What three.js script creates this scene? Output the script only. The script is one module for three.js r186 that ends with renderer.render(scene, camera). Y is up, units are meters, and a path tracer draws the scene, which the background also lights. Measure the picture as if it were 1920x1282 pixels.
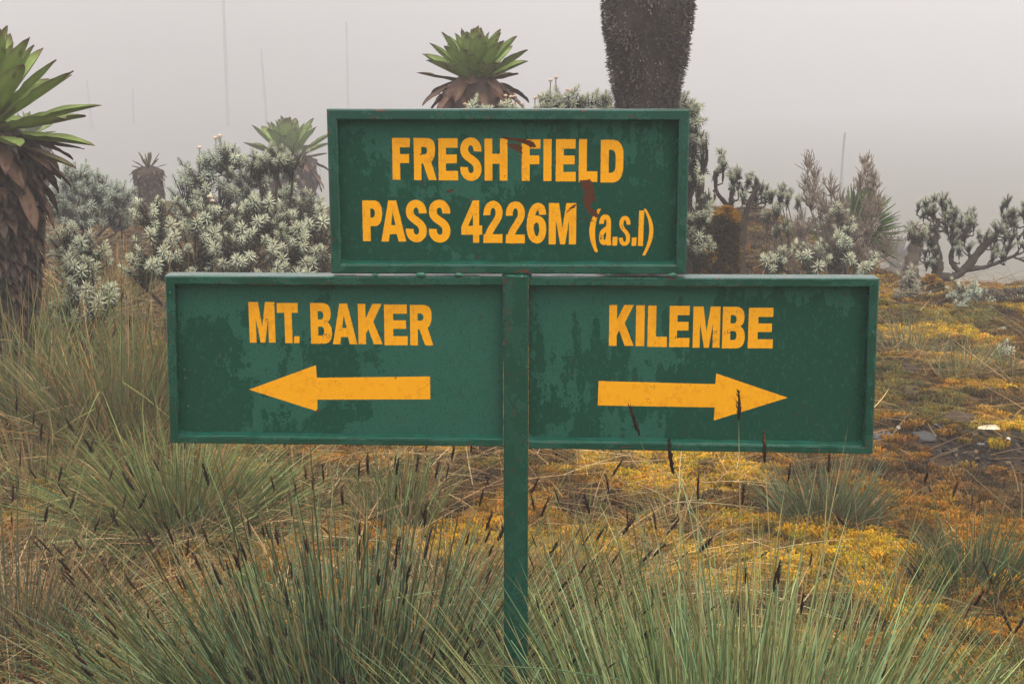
import * as THREE from 'three';
import { mergeGeometries } from 'three/addons/utils/BufferGeometryUtils.js';

// ---------------------------------------------------------------- camera, sky, sun, exposure
const EYE = 1.6, DIST = 2.6, PITCH = 11.5 * Math.PI / 180;
const scene = new THREE.Scene();
const camera = new THREE.PerspectiveCamera(27.33, 1024 / 683, 0.05, 900);
camera.position.set(0, EYE, DIST);
camera.rotation.set(-PITCH, 0, 0);
const renderer = new THREE.WebGLRenderer();
renderer.toneMapping = THREE.LinearToneMapping;
renderer.toneMappingExposure = 1.25;
renderer.shadowMap.enabled = true;
const SUN = new THREE.Vector3(0.3, 0.85, 0.42).normalize();
{
  const W = 256, H = 128, data = new Float32Array(W * H * 4);
  for (let r = 0; r < H; r++) for (let c = 0; c < W; c++) {
    const el = ((r + 0.5) / H - 0.5) * Math.PI, az = ((c + 0.5) / W - 0.5) * 2 * Math.PI;
    const x = Math.cos(el) * Math.cos(az), y = Math.sin(el), z = Math.cos(el) * Math.sin(az);
    const cs = Math.max(0, x * SUN.x + y * SUN.y + z * SUN.z);
    const up = Math.max(0, y), g = 0.66 + 1.85 * up + 0.3 * cs * cs * cs;
    data.set([g * 1.0, g * 0.98, g * 0.985, 1], (r * W + c) * 4);
  }
  const t = new THREE.DataTexture(data, W, H, THREE.RGBAFormat, THREE.FloatType);
  t.mapping = THREE.EquirectangularReflectionMapping;
  t.magFilter = THREE.LinearFilter; t.wrapS = THREE.RepeatWrapping; t.needsUpdate = true;
  scene.background = t; scene.environment = t;
}
const sun = new THREE.DirectionalLight(new THREE.Color(1, 0.90, 0.72), 1.5);
sun.position.copy(SUN).multiplyScalar(30); sun.castShadow = true; sun.shadow.radius = 50;
Object.assign(sun.shadow.camera, { left: -14, right: 14, top: 14, bottom: -14, near: 1, far: 80 });
sun.shadow.mapSize.set(2048, 2048);
scene.add(sun, sun.target);
scene.fog = new THREE.FogExp2(new THREE.Color(1.0, 0.975, 0.99), 0.0084);

// ---------------------------------------------------------------- helpers
let seed = 7;
const srand = (s) => { seed = s >>> 0; };
const R = () => { seed = (seed + 0x6d2b79f5) | 0; let t = Math.imul(seed ^ (seed >>> 15), 1 | seed); t = (t + Math.imul(t ^ (t >>> 7), 61 | t)) ^ t; return ((t ^ (t >>> 14)) >>> 0) / 4294967296; };
const rr = (a, b) => a + (b - a) * R();
const gauss = () => (R() + R() + R() + R() - 2) * 1.0;
const clamp = (x, a = 0, b = 1) => Math.min(b, Math.max(a, x));
const sst = (x, a, b) => { const t = clamp((x - a) / (b - a)); return t * t * (3 - 2 * t); };
const lerp = (a, b, t) => a + (b - a) * t;
const mixc = (a, b, t) => [lerp(a[0], b[0], t), lerp(a[1], b[1], t), lerp(a[2], b[2], t)];
const vary = (c, k) => { const f = 1 + (R() - 0.5) * 2 * k, h = 1 + (R() - 0.5) * k; return [c[0] * f * h, c[1] * f, c[2] * f * (2 - h)]; };
const V = (x, y, z) => new THREE.Vector3(x, y, z);
const UP = V(0, 1, 0);
function hash(i, j) { let h = Math.imul(i | 0, 374761393) + Math.imul(j | 0, 668265263) | 0; h = Math.imul(h ^ (h >>> 13), 1274126177); return ((h ^ (h >>> 16)) >>> 0) / 4294967296; }
function vn(x, y) {
  const i = Math.floor(x), j = Math.floor(y), fx = x - i, fy = y - j, u = fx * fx * (3 - 2 * fx), v = fy * fy * (3 - 2 * fy);
  return lerp(lerp(hash(i, j), hash(i + 1, j), u), lerp(hash(i, j + 1), hash(i + 1, j + 1), u), v);
}
function fbm(x, y, o = 4) { let s = 0, a = 0.5, n = 0; for (let k = 0; k < o; k++) { s += a * vn(x, y); n += a; a *= 0.5; x = x * 2.03 + 17.1; y = y * 2.03 + 5.7; } return s / n; }

// a place in the world from where it shows in a 1920-wide view and its distance along the ground
const F = 2637;
function at(px, py, d) {
  const a = (px - 960) / F, b = -(py - 641) / F, c = Math.cos(PITCH), s = Math.sin(PITCH), t = d / (c + b * s);
  return V(a * t, EYE + (b * c - s) * t, DIST - d);
}
const mm = (d) => d / F * 1.01;                     // metres per view pixel at a distance

const names = {};
function numbered(n) { if (!(n in names)) { names[n] = 0; return n; } names[n]++; return n + '_' + String(names[n]).padStart(3, '0'); }
function tag(o, label, category, group, kind) {
  o.userData.label = label; o.userData.category = category;
  if (group) o.userData.group = group; if (kind) o.userData.kind = kind; return o;
}
function thing(name, label, category, pos, group) {
  const o = new THREE.Group(); o.name = numbered(name); o.position.copy(pos); scene.add(o);
  return tag(o, label, category, group);
}
function mesh(name, geo, mat, parent, stuff) {
  const m = new THREE.Mesh(geo, mat); m.name = name; m.castShadow = m.receiveShadow = true; parent.add(m);
  if (stuff) m.userData.kind = 'stuff'; return m;
}
const mat = (o = {}) => new THREE.MeshPhysicalMaterial({ roughness: 0.85, specularIntensity: 0.12, vertexColors: true, side: THREE.DoubleSide, ...o });
const leafMat = mat({ roughness: 0.6 }), dryMat = mat({ roughness: 0.9 }), barkMat = mat({ roughness: 0.95 }), headMat = mat({ roughness: 0.8 });

class GB {
  constructor() { this.p = []; this.c = []; this.i = []; }
  v(x, y, z, c) { this.p.push(x, y, z); this.c.push(c[0], c[1], c[2]); return this.p.length / 3 - 1; }
  t(a, b, c) { this.i.push(a, b, c); }
  q(a, b, c, d) { this.i.push(a, b, c, a, c, d); }
  geo() {
    const g = new THREE.BufferGeometry();
    g.setAttribute('position', new THREE.BufferAttribute(new Float32Array(this.p), 3));
    g.setAttribute('color', new THREE.BufferAttribute(new Float32Array(this.c), 3));
    g.setIndex(new THREE.BufferAttribute(new Uint32Array(this.i), 1));
    g.computeVertexNormals(); return g;
  }
  mesh(name, m, parent, stuff) { return mesh(name, this.geo(), m, parent, stuff); }
}
const tmp1 = V(0, 0, 0), tmp2 = V(0, 0, 0), tmp3 = V(0, 0, 0);
// grass blade or rush stem: k sides (2 = flat ribbon), bends under its weight; returns its tip and direction
function blade(g, p, d, L, w, droop, c0, c1, segs = 5, k = 2, wob = 0.03, tipAt = 0.6, thin = 0.85) {
  const side = tmp1.set(d.z + 0.01, 0.02, -d.x + 0.013).normalize().clone();
  const a = R() * 6.28, sd = side.clone().multiplyScalar(Math.cos(a)).addScaledVector(tmp2.crossVectors(d, side).normalize(), Math.sin(a));
  const other = tmp2.crossVectors(d, sd).normalize().clone(), wx = rr(-wob, wob) * L, wz = rr(-wob, wob) * L;
  let last = null, tip = V(0, 0, 0), prev = V(0, 0, 0);
  for (let s = 0; s <= segs; s++) {
    const t = s / segs, x = p.x + d.x * L * t + wx * t * t, y = p.y + d.y * L * t - droop * L * t * t, z = p.z + d.z * L * t + wz * t * t;
    prev.copy(tip); tip.set(x, y, z);
    const ww = w * (1 - thin * Math.pow(t, 1.7)), c = mixc(c0, c1, sst(t, tipAt, 1)), ring = [];
    if (s === segs) { const e = g.v(x, y, z, c); for (let j = 0; j < (k === 2 ? 1 : k); j++) g.t(last[j], last[(j + 1) % k], e); break; }
    for (let j = 0; j < k; j++) { const an = j / k * 6.2832, cx = Math.cos(an) * ww, sx = Math.sin(an) * ww; ring.push(g.v(x + sd.x * cx + other.x * sx, y + sd.y * cx + other.y * sx, z + sd.z * cx + other.z * sx, c)); }
    if (last) for (let j = 0; j < (k === 2 ? 1 : k); j++) g.q(last[j], last[(j + 1) % k], ring[(j + 1) % k], ring[j]);
    last = ring;
  }
  return [tip, tip.clone().sub(prev).normalize()];
}
// a limb along points with radii, k sides, rough
function limb(g, pts, radii, col, k = 6, rough = 0.15, cap = true) {
  let last = null, n = pts.length;
  const side = V(0, 0, 0), other = V(0, 0, 0), d = V(0, 0, 0);
  let ref = Math.abs(pts[n - 1].y - pts[0].y) > 0.7 * pts[n - 1].distanceTo(pts[0]) ? V(1, 0.02, 0.1) : V(0.05, 1, 0.03);
  for (let s = 0; s < n; s++) {
    d.copy(pts[Math.min(n - 1, s + 1)]).sub(pts[Math.max(0, s - 1)]).normalize();
    side.crossVectors(d, ref).normalize(); other.crossVectors(d, side);
    const ring = [];
    for (let j = 0; j < k; j++) {
      const an = j / k * 6.2832, r = radii[s] * (1 + (R() - 0.5) * 2 * rough), c = vary(col, 0.22);
      ring.push(g.v(pts[s].x + (side.x * Math.cos(an) + other.x * Math.sin(an)) * r, pts[s].y + (side.y * Math.cos(an) + other.y * Math.sin(an)) * r, pts[s].z + (side.z * Math.cos(an) + other.z * Math.sin(an)) * r, c));
    }
    if (last) for (let j = 0; j < k; j++) g.q(last[j], last[(j + 1) % k], ring[(j + 1) % k], ring[j]);
    last = ring;
  }
  if (cap) { const e = g.v(pts[n - 1].x, pts[n - 1].y, pts[n - 1].z, col); for (let j = 0; j < k; j++) g.t(last[j], last[(j + 1) % k], e); }
}
function curve(a, b, c, n) { const o = []; for (let s = 0; s <= n; s++) { const t = s / n, u = 1 - t; o.push(V(u * u * a.x + 2 * u * t * b.x + t * t * c.x, u * u * a.y + 2 * u * t * b.y + t * t * c.y, u * u * a.z + 2 * u * t * b.z + t * t * c.z)); } return o; }
const taper = (a, b, n) => Array.from({ length: n + 1 }, (_, i) => lerp(a, b, i / n));

// ---------------------------------------------------------------- the ground
function ground(x, z) {
  const d = DIST - z;
  let h = 0.10 * (fbm(x * 0.8 + 9, z * 0.8 + 3, 3) - 0.5) + 0.07 * (fbm(x * 2.7, z * 2.7 + 40, 3) - 0.5) * sst(d, 2, 5);
  const crest = lerp(14.5, 9.0, sst(x, 1.2, 3.1));
  const over = Math.max(0, d - crest);
  h -= Math.min(9, 0.07 * over * over / (1 + 0.12 * over));
  h += 0.3 * Math.exp(-((x - 2.1) ** 2 / 0.5 + (d - 12) ** 2 / 2.2));          // mound beyond the sign
  h += 0.10 * Math.exp(-((x - 2.75) ** 2 / 0.3 + (d - 8.8) ** 2 / 0.6));       // knoll that carries the old tree
  h += 0.05 * sst(d, 4, 6) * sst(-x, 0.3, 1.5);
  return h;
}
const onGround = (px, d) => { const p = at(px, 900, d); p.y = ground(p.x, p.z); return p; };
const peat = (x, z) => { const d = DIST - z; return clamp(Math.exp(-((x - 2.0) ** 2 / 0.55 + (d - 5.55) ** 2 / 0.42)) * 1.5 + 0.9 * Math.exp(-((x - 1.75) ** 2 / 0.2 + (d - 8.0) ** 2 / 0.5)) - 0.35 + 1.5 * (fbm(x * 3.1 + 3, z * 3.1, 3) - 0.5)); };
const GOLD = [0.42, 0.245, 0.010], RUST = [0.24, 0.115, 0.012], OLIVE = [0.13, 0.11, 0.022], DUN = [0.085, 0.050, 0.022], PEAT = [0.045, 0.028, 0.016], STRAW = [0.34, 0.22, 0.10];
function mossColor(x, z) {
  const a = fbm(x * 1.3 + 4, z * 1.3, 3), b = fbm(x * 3.1 + 20, z * 3.1 + 7, 3), c = fbm(x * 9, z * 9 + 2, 2);
  let col = mixc(GOLD, RUST, sst(a, 0.38, 0.58));
  col = mixc(col, DUN, sst(b, 0.48, 0.64) * 0.9);
  col = mixc(col, OLIVE, sst(fbm(x * 2.1 + 50, z * 2.1 + 11, 2), 0.6, 0.75) * 0.7);
  const d = DIST - z; let lush = 0; for (const [cx, cd, q] of [[-1.78, 6.2, 0.3], [-0.92, 4.55, 0.22], [0.68, 5.3, 0.25], [-1.45, 5.2, 0.16]]) lush = Math.max(lush, Math.exp(-((x - cx) ** 2 + (d - cd) ** 2) / (q * q * 2)));
  col = mixc(col, GOLD, sst(lush + 0.5 * (b - 0.5), 0.3, 0.6));
  const brown = Math.max(sst(d, 7, 8.2) * sst(-x, -1.2, 0.2), sst(d, 10, 11.2));
  col = mixc(col, [0.085, 0.058, 0.034], brown * (0.75 + 0.25 * sst(b, 0.3, 0.6)));
  return mixc(col, PEAT, sst(c, 0.52, 0.7) * 0.75);
}
{
  const g = new GB(), NX = 220, rows = [];
  for (let z = 12; z > -1; z -= 0.45) rows.push(z);
  for (let z = -1; z > -12; z -= 0.055) rows.push(z);
  for (let z = -12, s = 0.07; z > -420; z -= s, s *= 1.06) rows.push(z);
  for (const z of rows) {
    const d = DIST - z, half = d < 0 ? 8 : 3.2 + Math.max(d * 0.5, (d - 20) * 1.6);
    for (let i = 0; i <= NX; i++) {
      const s = i / NX * 2 - 1, x = s * half * (0.6 + 0.4 * s * s), y = ground(x, z) + 0.012 * (vn(x * 40, z * 40) - 0.5);
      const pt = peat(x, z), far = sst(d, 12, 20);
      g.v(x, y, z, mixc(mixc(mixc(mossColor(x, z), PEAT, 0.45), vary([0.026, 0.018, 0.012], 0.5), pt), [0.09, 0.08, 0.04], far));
    }
  }
  for (let r = 0; r + 1 < rows.length; r++) for (let i = 0; i < NX; i++) { const a = r * (NX + 1) + i; g.q(a, a + 1, a + NX + 2, a + NX + 1); }
  const grain = new Uint8Array(256 * 256 * 4);
  for (let i = 0; i < 65536; i++) { const v = 255 * fbm((i % 256) / 6, Math.floor(i / 256) / 6, 4); grain.set([v, v, v, 255], i * 4); }
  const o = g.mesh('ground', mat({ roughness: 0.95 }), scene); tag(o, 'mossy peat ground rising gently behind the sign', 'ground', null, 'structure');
}
const hillFoot = (q) => lerp(160, 330, sst(q, -0.24, 0.36));
const hillY = (x, d) => { const q = x / d, f = hillFoot(q); return -9.6 + (10.5 + 0.045 * (f + 75)) * sst(d, f, f + 75) + 4.5 * sst(d, f - 30, f + 10); };
// the hillside that shows through the fog
{
  const g = new GB(), NX = 120, NZ = 60;
  for (let j = 0; j <= NZ; j++) for (let i = 0; i <= NX; i++) {
    const q = lerp(-0.62, 0.62, i / NX), d = lerp(hillFoot(q) - 32, hillFoot(q) + 95, j / NZ), x = q * d;
    g.v(x, hillY(x, d) + 1.4 * (fbm(x * 0.12, d * 0.12, 4) - 0.5), DIST - d, mixc([0.05, 0.055, 0.03], [0.10, 0.085, 0.05], fbm(x * 0.4, d * 0.4, 3)));
  }
  for (let j = 0; j < NZ; j++) for (let i = 0; i < NX; i++) { const a = j * (NX + 1) + i; g.q(a, a + 1, a + NX + 2, a + NX + 1); }
  const o = g.mesh('hill', mat({ roughness: 1 }), scene); tag(o, 'dark hillside fading into the fog', 'hill', null, 'structure');
}

// ---------------------------------------------------------------- moss and fallen straw (nobody could count them)
function instanced(name, geos, mats, list, label, category) {
  const root = new THREE.Group(); root.name = name; scene.add(root); tag(root, label, category, null, 'stuff');
  geos.forEach((ge, k) => {
    const own = list.filter((_, i) => i % geos.length === k), im = new THREE.InstancedMesh(ge, mats, own.length);
    own.forEach(([m, c], i) => { im.setMatrixAt(i, m); im.setColorAt(i, new THREE.Color(c[0], c[1], c[2])); });
    im.name = category.replace(' ', '_') + '_clump'; im.userData.kind = 'stuff'; im.castShadow = im.receiveShadow = true; root.add(im);
  });
}
{
  srand(11);
  const tuft = () => {                                        // a little cushion of moss: short upright shoots, each a small pyramid
    const g = new GB();
    for (let i = 0; i < 26; i++) {
      const a = R() * 6.28, q = Math.sqrt(R()), x = Math.cos(a) * q, z = Math.sin(a) * q, h = (1 - 0.55 * q * q) * rr(0.5, 0.85), w = rr(0.09, 0.17), c = vary([1, 1, 1], 0.3);
      const lx = x * 0.25 + rr(-0.1, 0.1), lz = z * 0.25 + rr(-0.1, 0.1), b = [];
      for (let j = 0; j < 3; j++) { const an = j * 2.094 + a; b.push(g.v(x + Math.cos(an) * w, -0.2, z + Math.sin(an) * w, c)); }
      const m = []; for (let j = 0; j < 3; j++) { const an = j * 2.094 + a + 0.5; m.push(g.v(x + lx * 0.6 + Math.cos(an) * w * 1.1, h * 0.75, z + lz * 0.6 + Math.sin(an) * w * 1.1, c)); }
      const e = g.v(x + lx, h, z + lz, c);
      for (let j = 0; j < 3; j++) { g.q(b[j], b[(j + 1) % 3], m[(j + 1) % 3], m[j]); g.t(m[j], m[(j + 1) % 3], e); }
    }
    return g.geo();
  };
  const list = [], Q = new THREE.Quaternion();
  for (let n = 0; n < 90000; n++) {
    const d = 2.6 + 11.4 * Math.pow(R(), 1.5), x = rr(-1, 1) * (0.5 + d * 0.42), z = DIST - d;
    const pt = peat(x, z); if (R() < pt * 1.15 - 0.6 * sst(fbm(x * 7 + 5, z * 7, 2), 0.5, 0.75)) continue;
    const lump = fbm(x * 4 + 8, z * 4, 3); if (R() > sst(lump, 0.25, 0.5) + 0.25) continue;
    const s = rr(0.016, 0.034) * (0.7 + d * 0.06);
    const m = new THREE.Matrix4().compose(V(x, ground(x, z) + 0.03 * sst(lump, 0.45, 0.75), z), Q.setFromAxisAngle(UP, R() * 6.28), V(s, s * rr(0.7, 1.3), s));
    list.push([m, vary(mossColor(x, z), 0.45)]);
  }
  instanced('moss', [tuft(), tuft(), tuft(), tuft()], mat({ roughness: 0.9 }), list, 'golden and rusty moss cushions covering the peat', 'moss');
}
{
  srand(17);
  const list = [], Q = new THREE.Quaternion(), E = new THREE.Euler(), crumb = (k) => { const g = new THREE.IcosahedronGeometry(1, 1), p = g.attributes.position; const n = new Float32Array(p.count * 3).fill(1); for (let i = 0; i < p.count; i++) { const q = 0.65 + 0.7 * vn(p.getX(i) * 1.7 + k * 9, p.getY(i) * 1.7 + p.getZ(i) * 2.1); p.setXYZ(i, p.getX(i) * q, p.getY(i) * q * 0.6, p.getZ(i) * q); } g.setAttribute('color', new THREE.BufferAttribute(n, 3)); g.computeVertexNormals(); return g; };
  for (let n = 0; n < 26000; n++) {
    const d = rr(4.2, 9.5), x = rr(0.6, 0.5 + d * 0.42), z = DIST - d; if (R() > peat(x, z) + 0.02) continue;
    const s = 0.003 + 0.013 * Math.pow(R(), 6), m = new THREE.Matrix4().compose(V(x, ground(x, z) + s * 0.25, z), Q.setFromEuler(E.set(gauss(), R() * 6, gauss())), V(s * rr(0.7, 1.6), s, s * rr(0.7, 1.6)));
    const k = R(); list.push([m, vary(k < 0.75 ? [0.022, 0.015, 0.010] : k < 0.97 ? [0.10, 0.06, 0.025] : [0.12, 0.11, 0.10], 0.4)]);
  }
  instanced('peat_crumbs', [crumb(0), crumb(1), crumb(2)], mat({ roughness: 0.85, specularIntensity: 0.6 }), list, 'dark peat crumbs and grit on the bare patch right of the sign', 'peat crumbs');
}
function strawBlade() {
  const g = new GB(); blade(g, V(0, 0, 0), V(0, 1, 0), 1, 0.0042, 0, [1, 1, 1], [1, 1, 1], 4, 2, 0.18);
  return g.geo();
}
{
  srand(23);
  const list = [], Q = new THREE.Quaternion(), E = new THREE.Euler();
  for (let n = 0; n < 36000; n++) {
    const d = 2.5 + 11 * Math.pow(R(), 1.35), x = rr(-1, 1) * (0.5 + d * 0.42), z = DIST - d;
    const clumpy = fbm(x * 1.6 + 31, z * 1.6 + 8, 3) + 0.18 * sst(-x, -0.5, 1.5); if (R() > sst(clumpy, 0.38, 0.66) + 0.06 || R() < peat(x, z) * 0.9) continue;
    const L = rr(0.10, 0.42), tilt = Math.abs(gauss()) * 0.55;
    Q.setFromEuler(E.set(Math.PI / 2 - tilt, 0, 0)); Q.premultiply(new THREE.Quaternion().setFromAxisAngle(UP, R() * 6.28));
    const m = new THREE.Matrix4().compose(V(x, ground(x, z) + rr(0.01, 0.09), z), Q, V(L * rr(0.7, 1.3), L, L));
    list.push([m, vary(mixc(STRAW, R() < 0.6 ? [0.12, 0.06, 0.028] : [0.46, 0.33, 0.17], R()), 0.25)]);
  }
  instanced('dry_grass', [strawBlade(), strawBlade(), strawBlade(), strawBlade(), strawBlade()], mat({ roughness: 0.9 }), list, 'fallen straw and dead grass blades strewn over the moss', 'dry grass');
}

// ---------------------------------------------------------------- the signpost
const GLYPH = {                                             // bold condensed letters as outlines in a unit box (y down) or as thick strokes
  F: { p: [[0, 0, 1, 0, 1, .225, .43, .225, .43, .385, .94, .385, .94, .6, .43, .6, .43, 1, 0, 1]] },
  E: { p: [[0, 0, .98, 0, .98, .225, .39, .225, .39, .385, .94, .385, .94, .595, .38, .595, .38, .775, 1, .775, 1, 1, 0, 1]] },
  H: { p: [[0, 0, .34, 0, .34, .36, .67, .36, .67, 0, 1, 0, 1, 1, .66, 1, .66, .6, .34, .6, .34, 1, 0, 1]] },
  I: { p: [[0, 0, 1, 0, 1, 1, 0, 1]] }, l: { p: [[.12, 0, 1, 0, .88, 1, 0, 1]] }, '.': { p: [[.06, 0, 1, 0, .92, 1, 0, 1]] },
  L: { p: [[0, 0, .43, 0, .43, .75, 1, .75, 1, 1, 0, 1]] },
  T: { p: [[0, 0, 1, 0, 1, .245, .7, .245, .7, 1, .35, 1, .35, .245, 0, .245]] },
  A: { p: [[0, 1, .3, 0, .62, 0, 1, 1, .69, 1, .63, .82, .34, .82, .3, 1], [.47, .28, .4, .6, .58, .6]] },
  K: { p: [[0, 0, .31, 0, .31, .36, .6, 0, .98, 0, .63, .44, 1, 1, .64, 1, .41, .62, .31, .74, .31, 1, 0, 1]] },
  M: { p: [[0, 0, .37, 0, .5, .6, .64, 0, 1, 0, 1, 1, .74, 1, .74, .4, .6, 1, .42, 1, .26, .4, .26, 1, 0, 1]] },
  4: { p: [[.56, 0, .86, 0, .86, .59, 1, .59, 1, .81, .86, .81, .86, 1, .56, 1, .56, .81, 0, .81, 0, .62], [.56, .34, .56, .6, .33, .6]] },
  '(': { b: [['M', .75, 0, 1, 0, 'C', .4, .3, .4, .65, .78, 1, 'L', .55, 1, 'C', -.18, .65, -.18, .3, .75, 0]] },
  ')': { b: [['M', 0, 0, .2, 0, 'C', 1.1, .35, 1.1, .6, .2, 1, 'L', -.05, 1, 'C', .7, .62, .7, .3, 0, 0]] },
  D: { b: [['M', 0, 0, .5, 0, 'C', .88, 0, 1, .16, 1, .4, 'L', 1, .62, 'C', 1, .85, .85, 1, .5, 1, 'L', 0, 1], ['M', .36, .23, .44, .23, 'C', .6, .23, .66, .3, .66, .42, 'L', .66, .6, 'C', .66, .72, .58, .77, .44, .77, 'L', .36, .77]] },
  P: { b: [['M', 0, 0, .55, 0, 'C', .9, 0, 1, .12, 1, .31, 'C', 1, .52, .88, .63, .6, .63, 'L', .4, .63, .4, 1, 0, 1], ['M', .4, .2, .5, .2, 'C', .68, .2, .68, .42, .5, .42, 'L', .4, .42]] },
  R: { b: [['M', 0, 0, .55, 0, 'C', .86, 0, .94, .1, .94, .28, 'C', .94, .42, .88, .52, .76, .56, 'L', 1, 1, .65, 1, .4, .6, .33, .6, .33, 1, 0, 1], ['M', .33, .21, .45, .21, 'C', .64, .21, .64, .39, .45, .39, 'L', .33, .39]] },
  B: { b: [['M', 0, 0, .55, 0, 'C', .86, 0, .96, .1, .96, .26, 'C', .96, .37, .9, .44, .78, .47, 'C', .95, .52, 1, .62, 1, .73, 'C', 1, .9, .88, 1, .6, 1, 'L', 0, 1], ['M', .35, .2, .48, .2, 'C', .66, .2, .66, .4, .48, .4, 'L', .35, .4], ['M', .35, .58, .5, .58, 'C', .68, .58, .68, .8, .5, .8, 'L', .35, .8]] },
  S: { w: .37, s: (H) => [['M', .82, H * .32, 'C', .84, H * .02, .18, H * .02, .19, H * .28, 'C', .2, H * .5, .82, H * .48, .82, H * .73, 'C', .82, H * .98, .15, H * .98, .18, H * .68]] },
  s: { w: .36, s: (H) => [['M', .82, H * .3, 'C', .84, H * .02, .18, H * .02, .19, H * .27, 'C', .2, H * .5, .82, H * .5, .82, H * .74, 'C', .82, H * .98, .15, H * .98, .16, H * .72]] },
  2: { w: .36, s: (H) => [['M', .19, H * .34, 'C', .16, H * .0, .84, H * .0, .82, H * .3, 'C', .8, H * .5, .3, H * .6, .2, H * .97]], p: [[.02, .79, 1, .79, 1, 1, 0, 1]] },
  6: { w: .36, s: (H) => [['M', .82, H * .3, 'C', .8, H * .0, .18, H * .0, .18, H * .6], ['M', .18, H * .6, 'C', .18, H * .36, .82, H * .3, .82, H * .64, 'C', .82, H * 1.0, .18, H * 1.0, .18, H * .58]] },
  a: { w: .38, s: (H) => [['M', .2, H * .31, 'C', .2, H * .02, .78, H * .0, .78, H * .27, 'L', .78, H * .8, .84, H * 1.0], ['M', .76, H * .4, 'C', .6, H * .52, .19, H * .5, .19, H * .73, 'C', .19, H * 1.0, .7, H * .96, .76, H * .72]] },
};
const TEXT = {
  upper: [['F', -222.2, -189.2, 1451.3, 1374.1], ['R', -182.3, -140.2, 1451.1, 1373.6], ['E', -136.6, -100.2, 1450.6, 1373.1], ['S', -96.1, -56.9, 1452, 1372.1], ['H', -51, -8.3, 1450.1, 1372.6], ['F', 18, 52.7, 1448.7, 1372.1], ['I', 58.5, 73.5, 1449.1, 1371.6], ['E', 81.4, 118.6, 1449.1, 1371.1], ['L', 124.1, 158.9, 1449.1, 1370.1], ['D', 164.7, 206.9, 1447.7, 1369.1],
    ['P', -279.9, -243.3, 1335.7, 1259.3], ['A', -245.3, -198.8, 1335.7, 1258.6], ['S', -198.8, -160.2, 1336.7, 1257.3], ['S', -155.8, -115.7, 1336.7, 1256.8], ['4', -95, -56, 1335.7, 1256.3], ['2', -53.8, -17.8, 1334.7, 1255.9], ['2', -11.9, 24.1, 1333.7, 1255.3], ['6', 27.7, 64.3, 1332.7, 1253.8], ['M', 68.9, 120.3, 1330.8, 1253.3],
    ['(', 144.6, 166.4, 1319.9, 1238.7], ['a', 163.1, 186.2, 1310, 1251.3], ['.', 188.5, 198.4, 1267.3, 1251.3], ['s', 201.1, 221.9, 1308, 1249.3], ['.', 224.8, 234.1, 1266.3, 1250.3], ['l', 236.6, 247.5, 1316.9, 1250.3], [')', 246.2, 268.1, 1319.9, 1232.3]],
  left: [['M', -499.8, -450.6, 1143.3, 1064.9], ['T', -446.3, -406.5, 1141.5, 1063.8], ['.', -415.6, -404.5, 1077.2, 1063.8], ['B', -382.9, -342.6, 1141.5, 1062.8], ['A', -341.3, -295.1, 1140.5, 1061.8], ['K', -292.4, -246.6, 1139.8, 1061.8], ['E', -243, -198.8, 1138.4, 1059.7], ['R', -193.8, -150.1, 1137.7, 1059.4]],
  right: [['K', 184.8, 231.9, 1137.7, 1058.7], ['I', 235.7, 252, 1137, 1058.1], ['L', 258.1, 295.2, 1136.4, 1056.6], ['E', 299.3, 338, 1136, 1056.3], ['M', 344.3, 395.7, 1134.8, 1055.2], ['B', 400.3, 443.3, 1134.4, 1053.8], ['E', 449.6, 497.2, 1132.3, 1053.8]],
};
const SHAPES = {
  left: [[-505, 973, -375, 1021, -374, 996, -157, 999, -157, 954, -374, 953, -375, 930]],
  right: [[166, 990, 390, 984, 391, 1005, 530, 957, 389, 912, 390, 938, 165, 942]], upper: [],
};
const RUSTY = {                                            // where the paint has come off to rust (mm on the sign)
  upper: [[-27, 1461, -20, 1455, 0, 1451, 24, 1450, 39, 1444, 45, 1434, 34, 1434, 20, 1442, 4, 1446, -8, 1448, -15, 1451], [-10, 1441, 8, 1440, 18, 1436, 20, 1422, 10, 1427, -4, 1434],
    [126, 1373, 146, 1375, 152, 1361, 156, 1338, 150, 1332, 146, 1324, 158, 1316, 164, 1306, 156, 1304, 144, 1312, 136, 1324, 132, 1342, 136, 1351, 130, 1361], [100, 1310, 108, 1318, 116, 1322, 120, 1327, 118, 1328, 108, 1321], [116, 1302, 140, 1303, 160, 1293, 139, 1301], [-124, 1352, -112, 1357, -106, 1355, -120, 1349], [-172, 1420, -166, 1424, -168, 1419]],
  left: [[-377, 934, -374, 926, -371, 932]], right: [[183, 867, 230, 868, 290, 868, 345, 866, 290, 865, 200, 865], [415, 874, 432, 873, 416, 872], [349, 1008, 353, 1009, 352, 1004], [326, 1040, 329, 1041, 328, 1037]],
};
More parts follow.
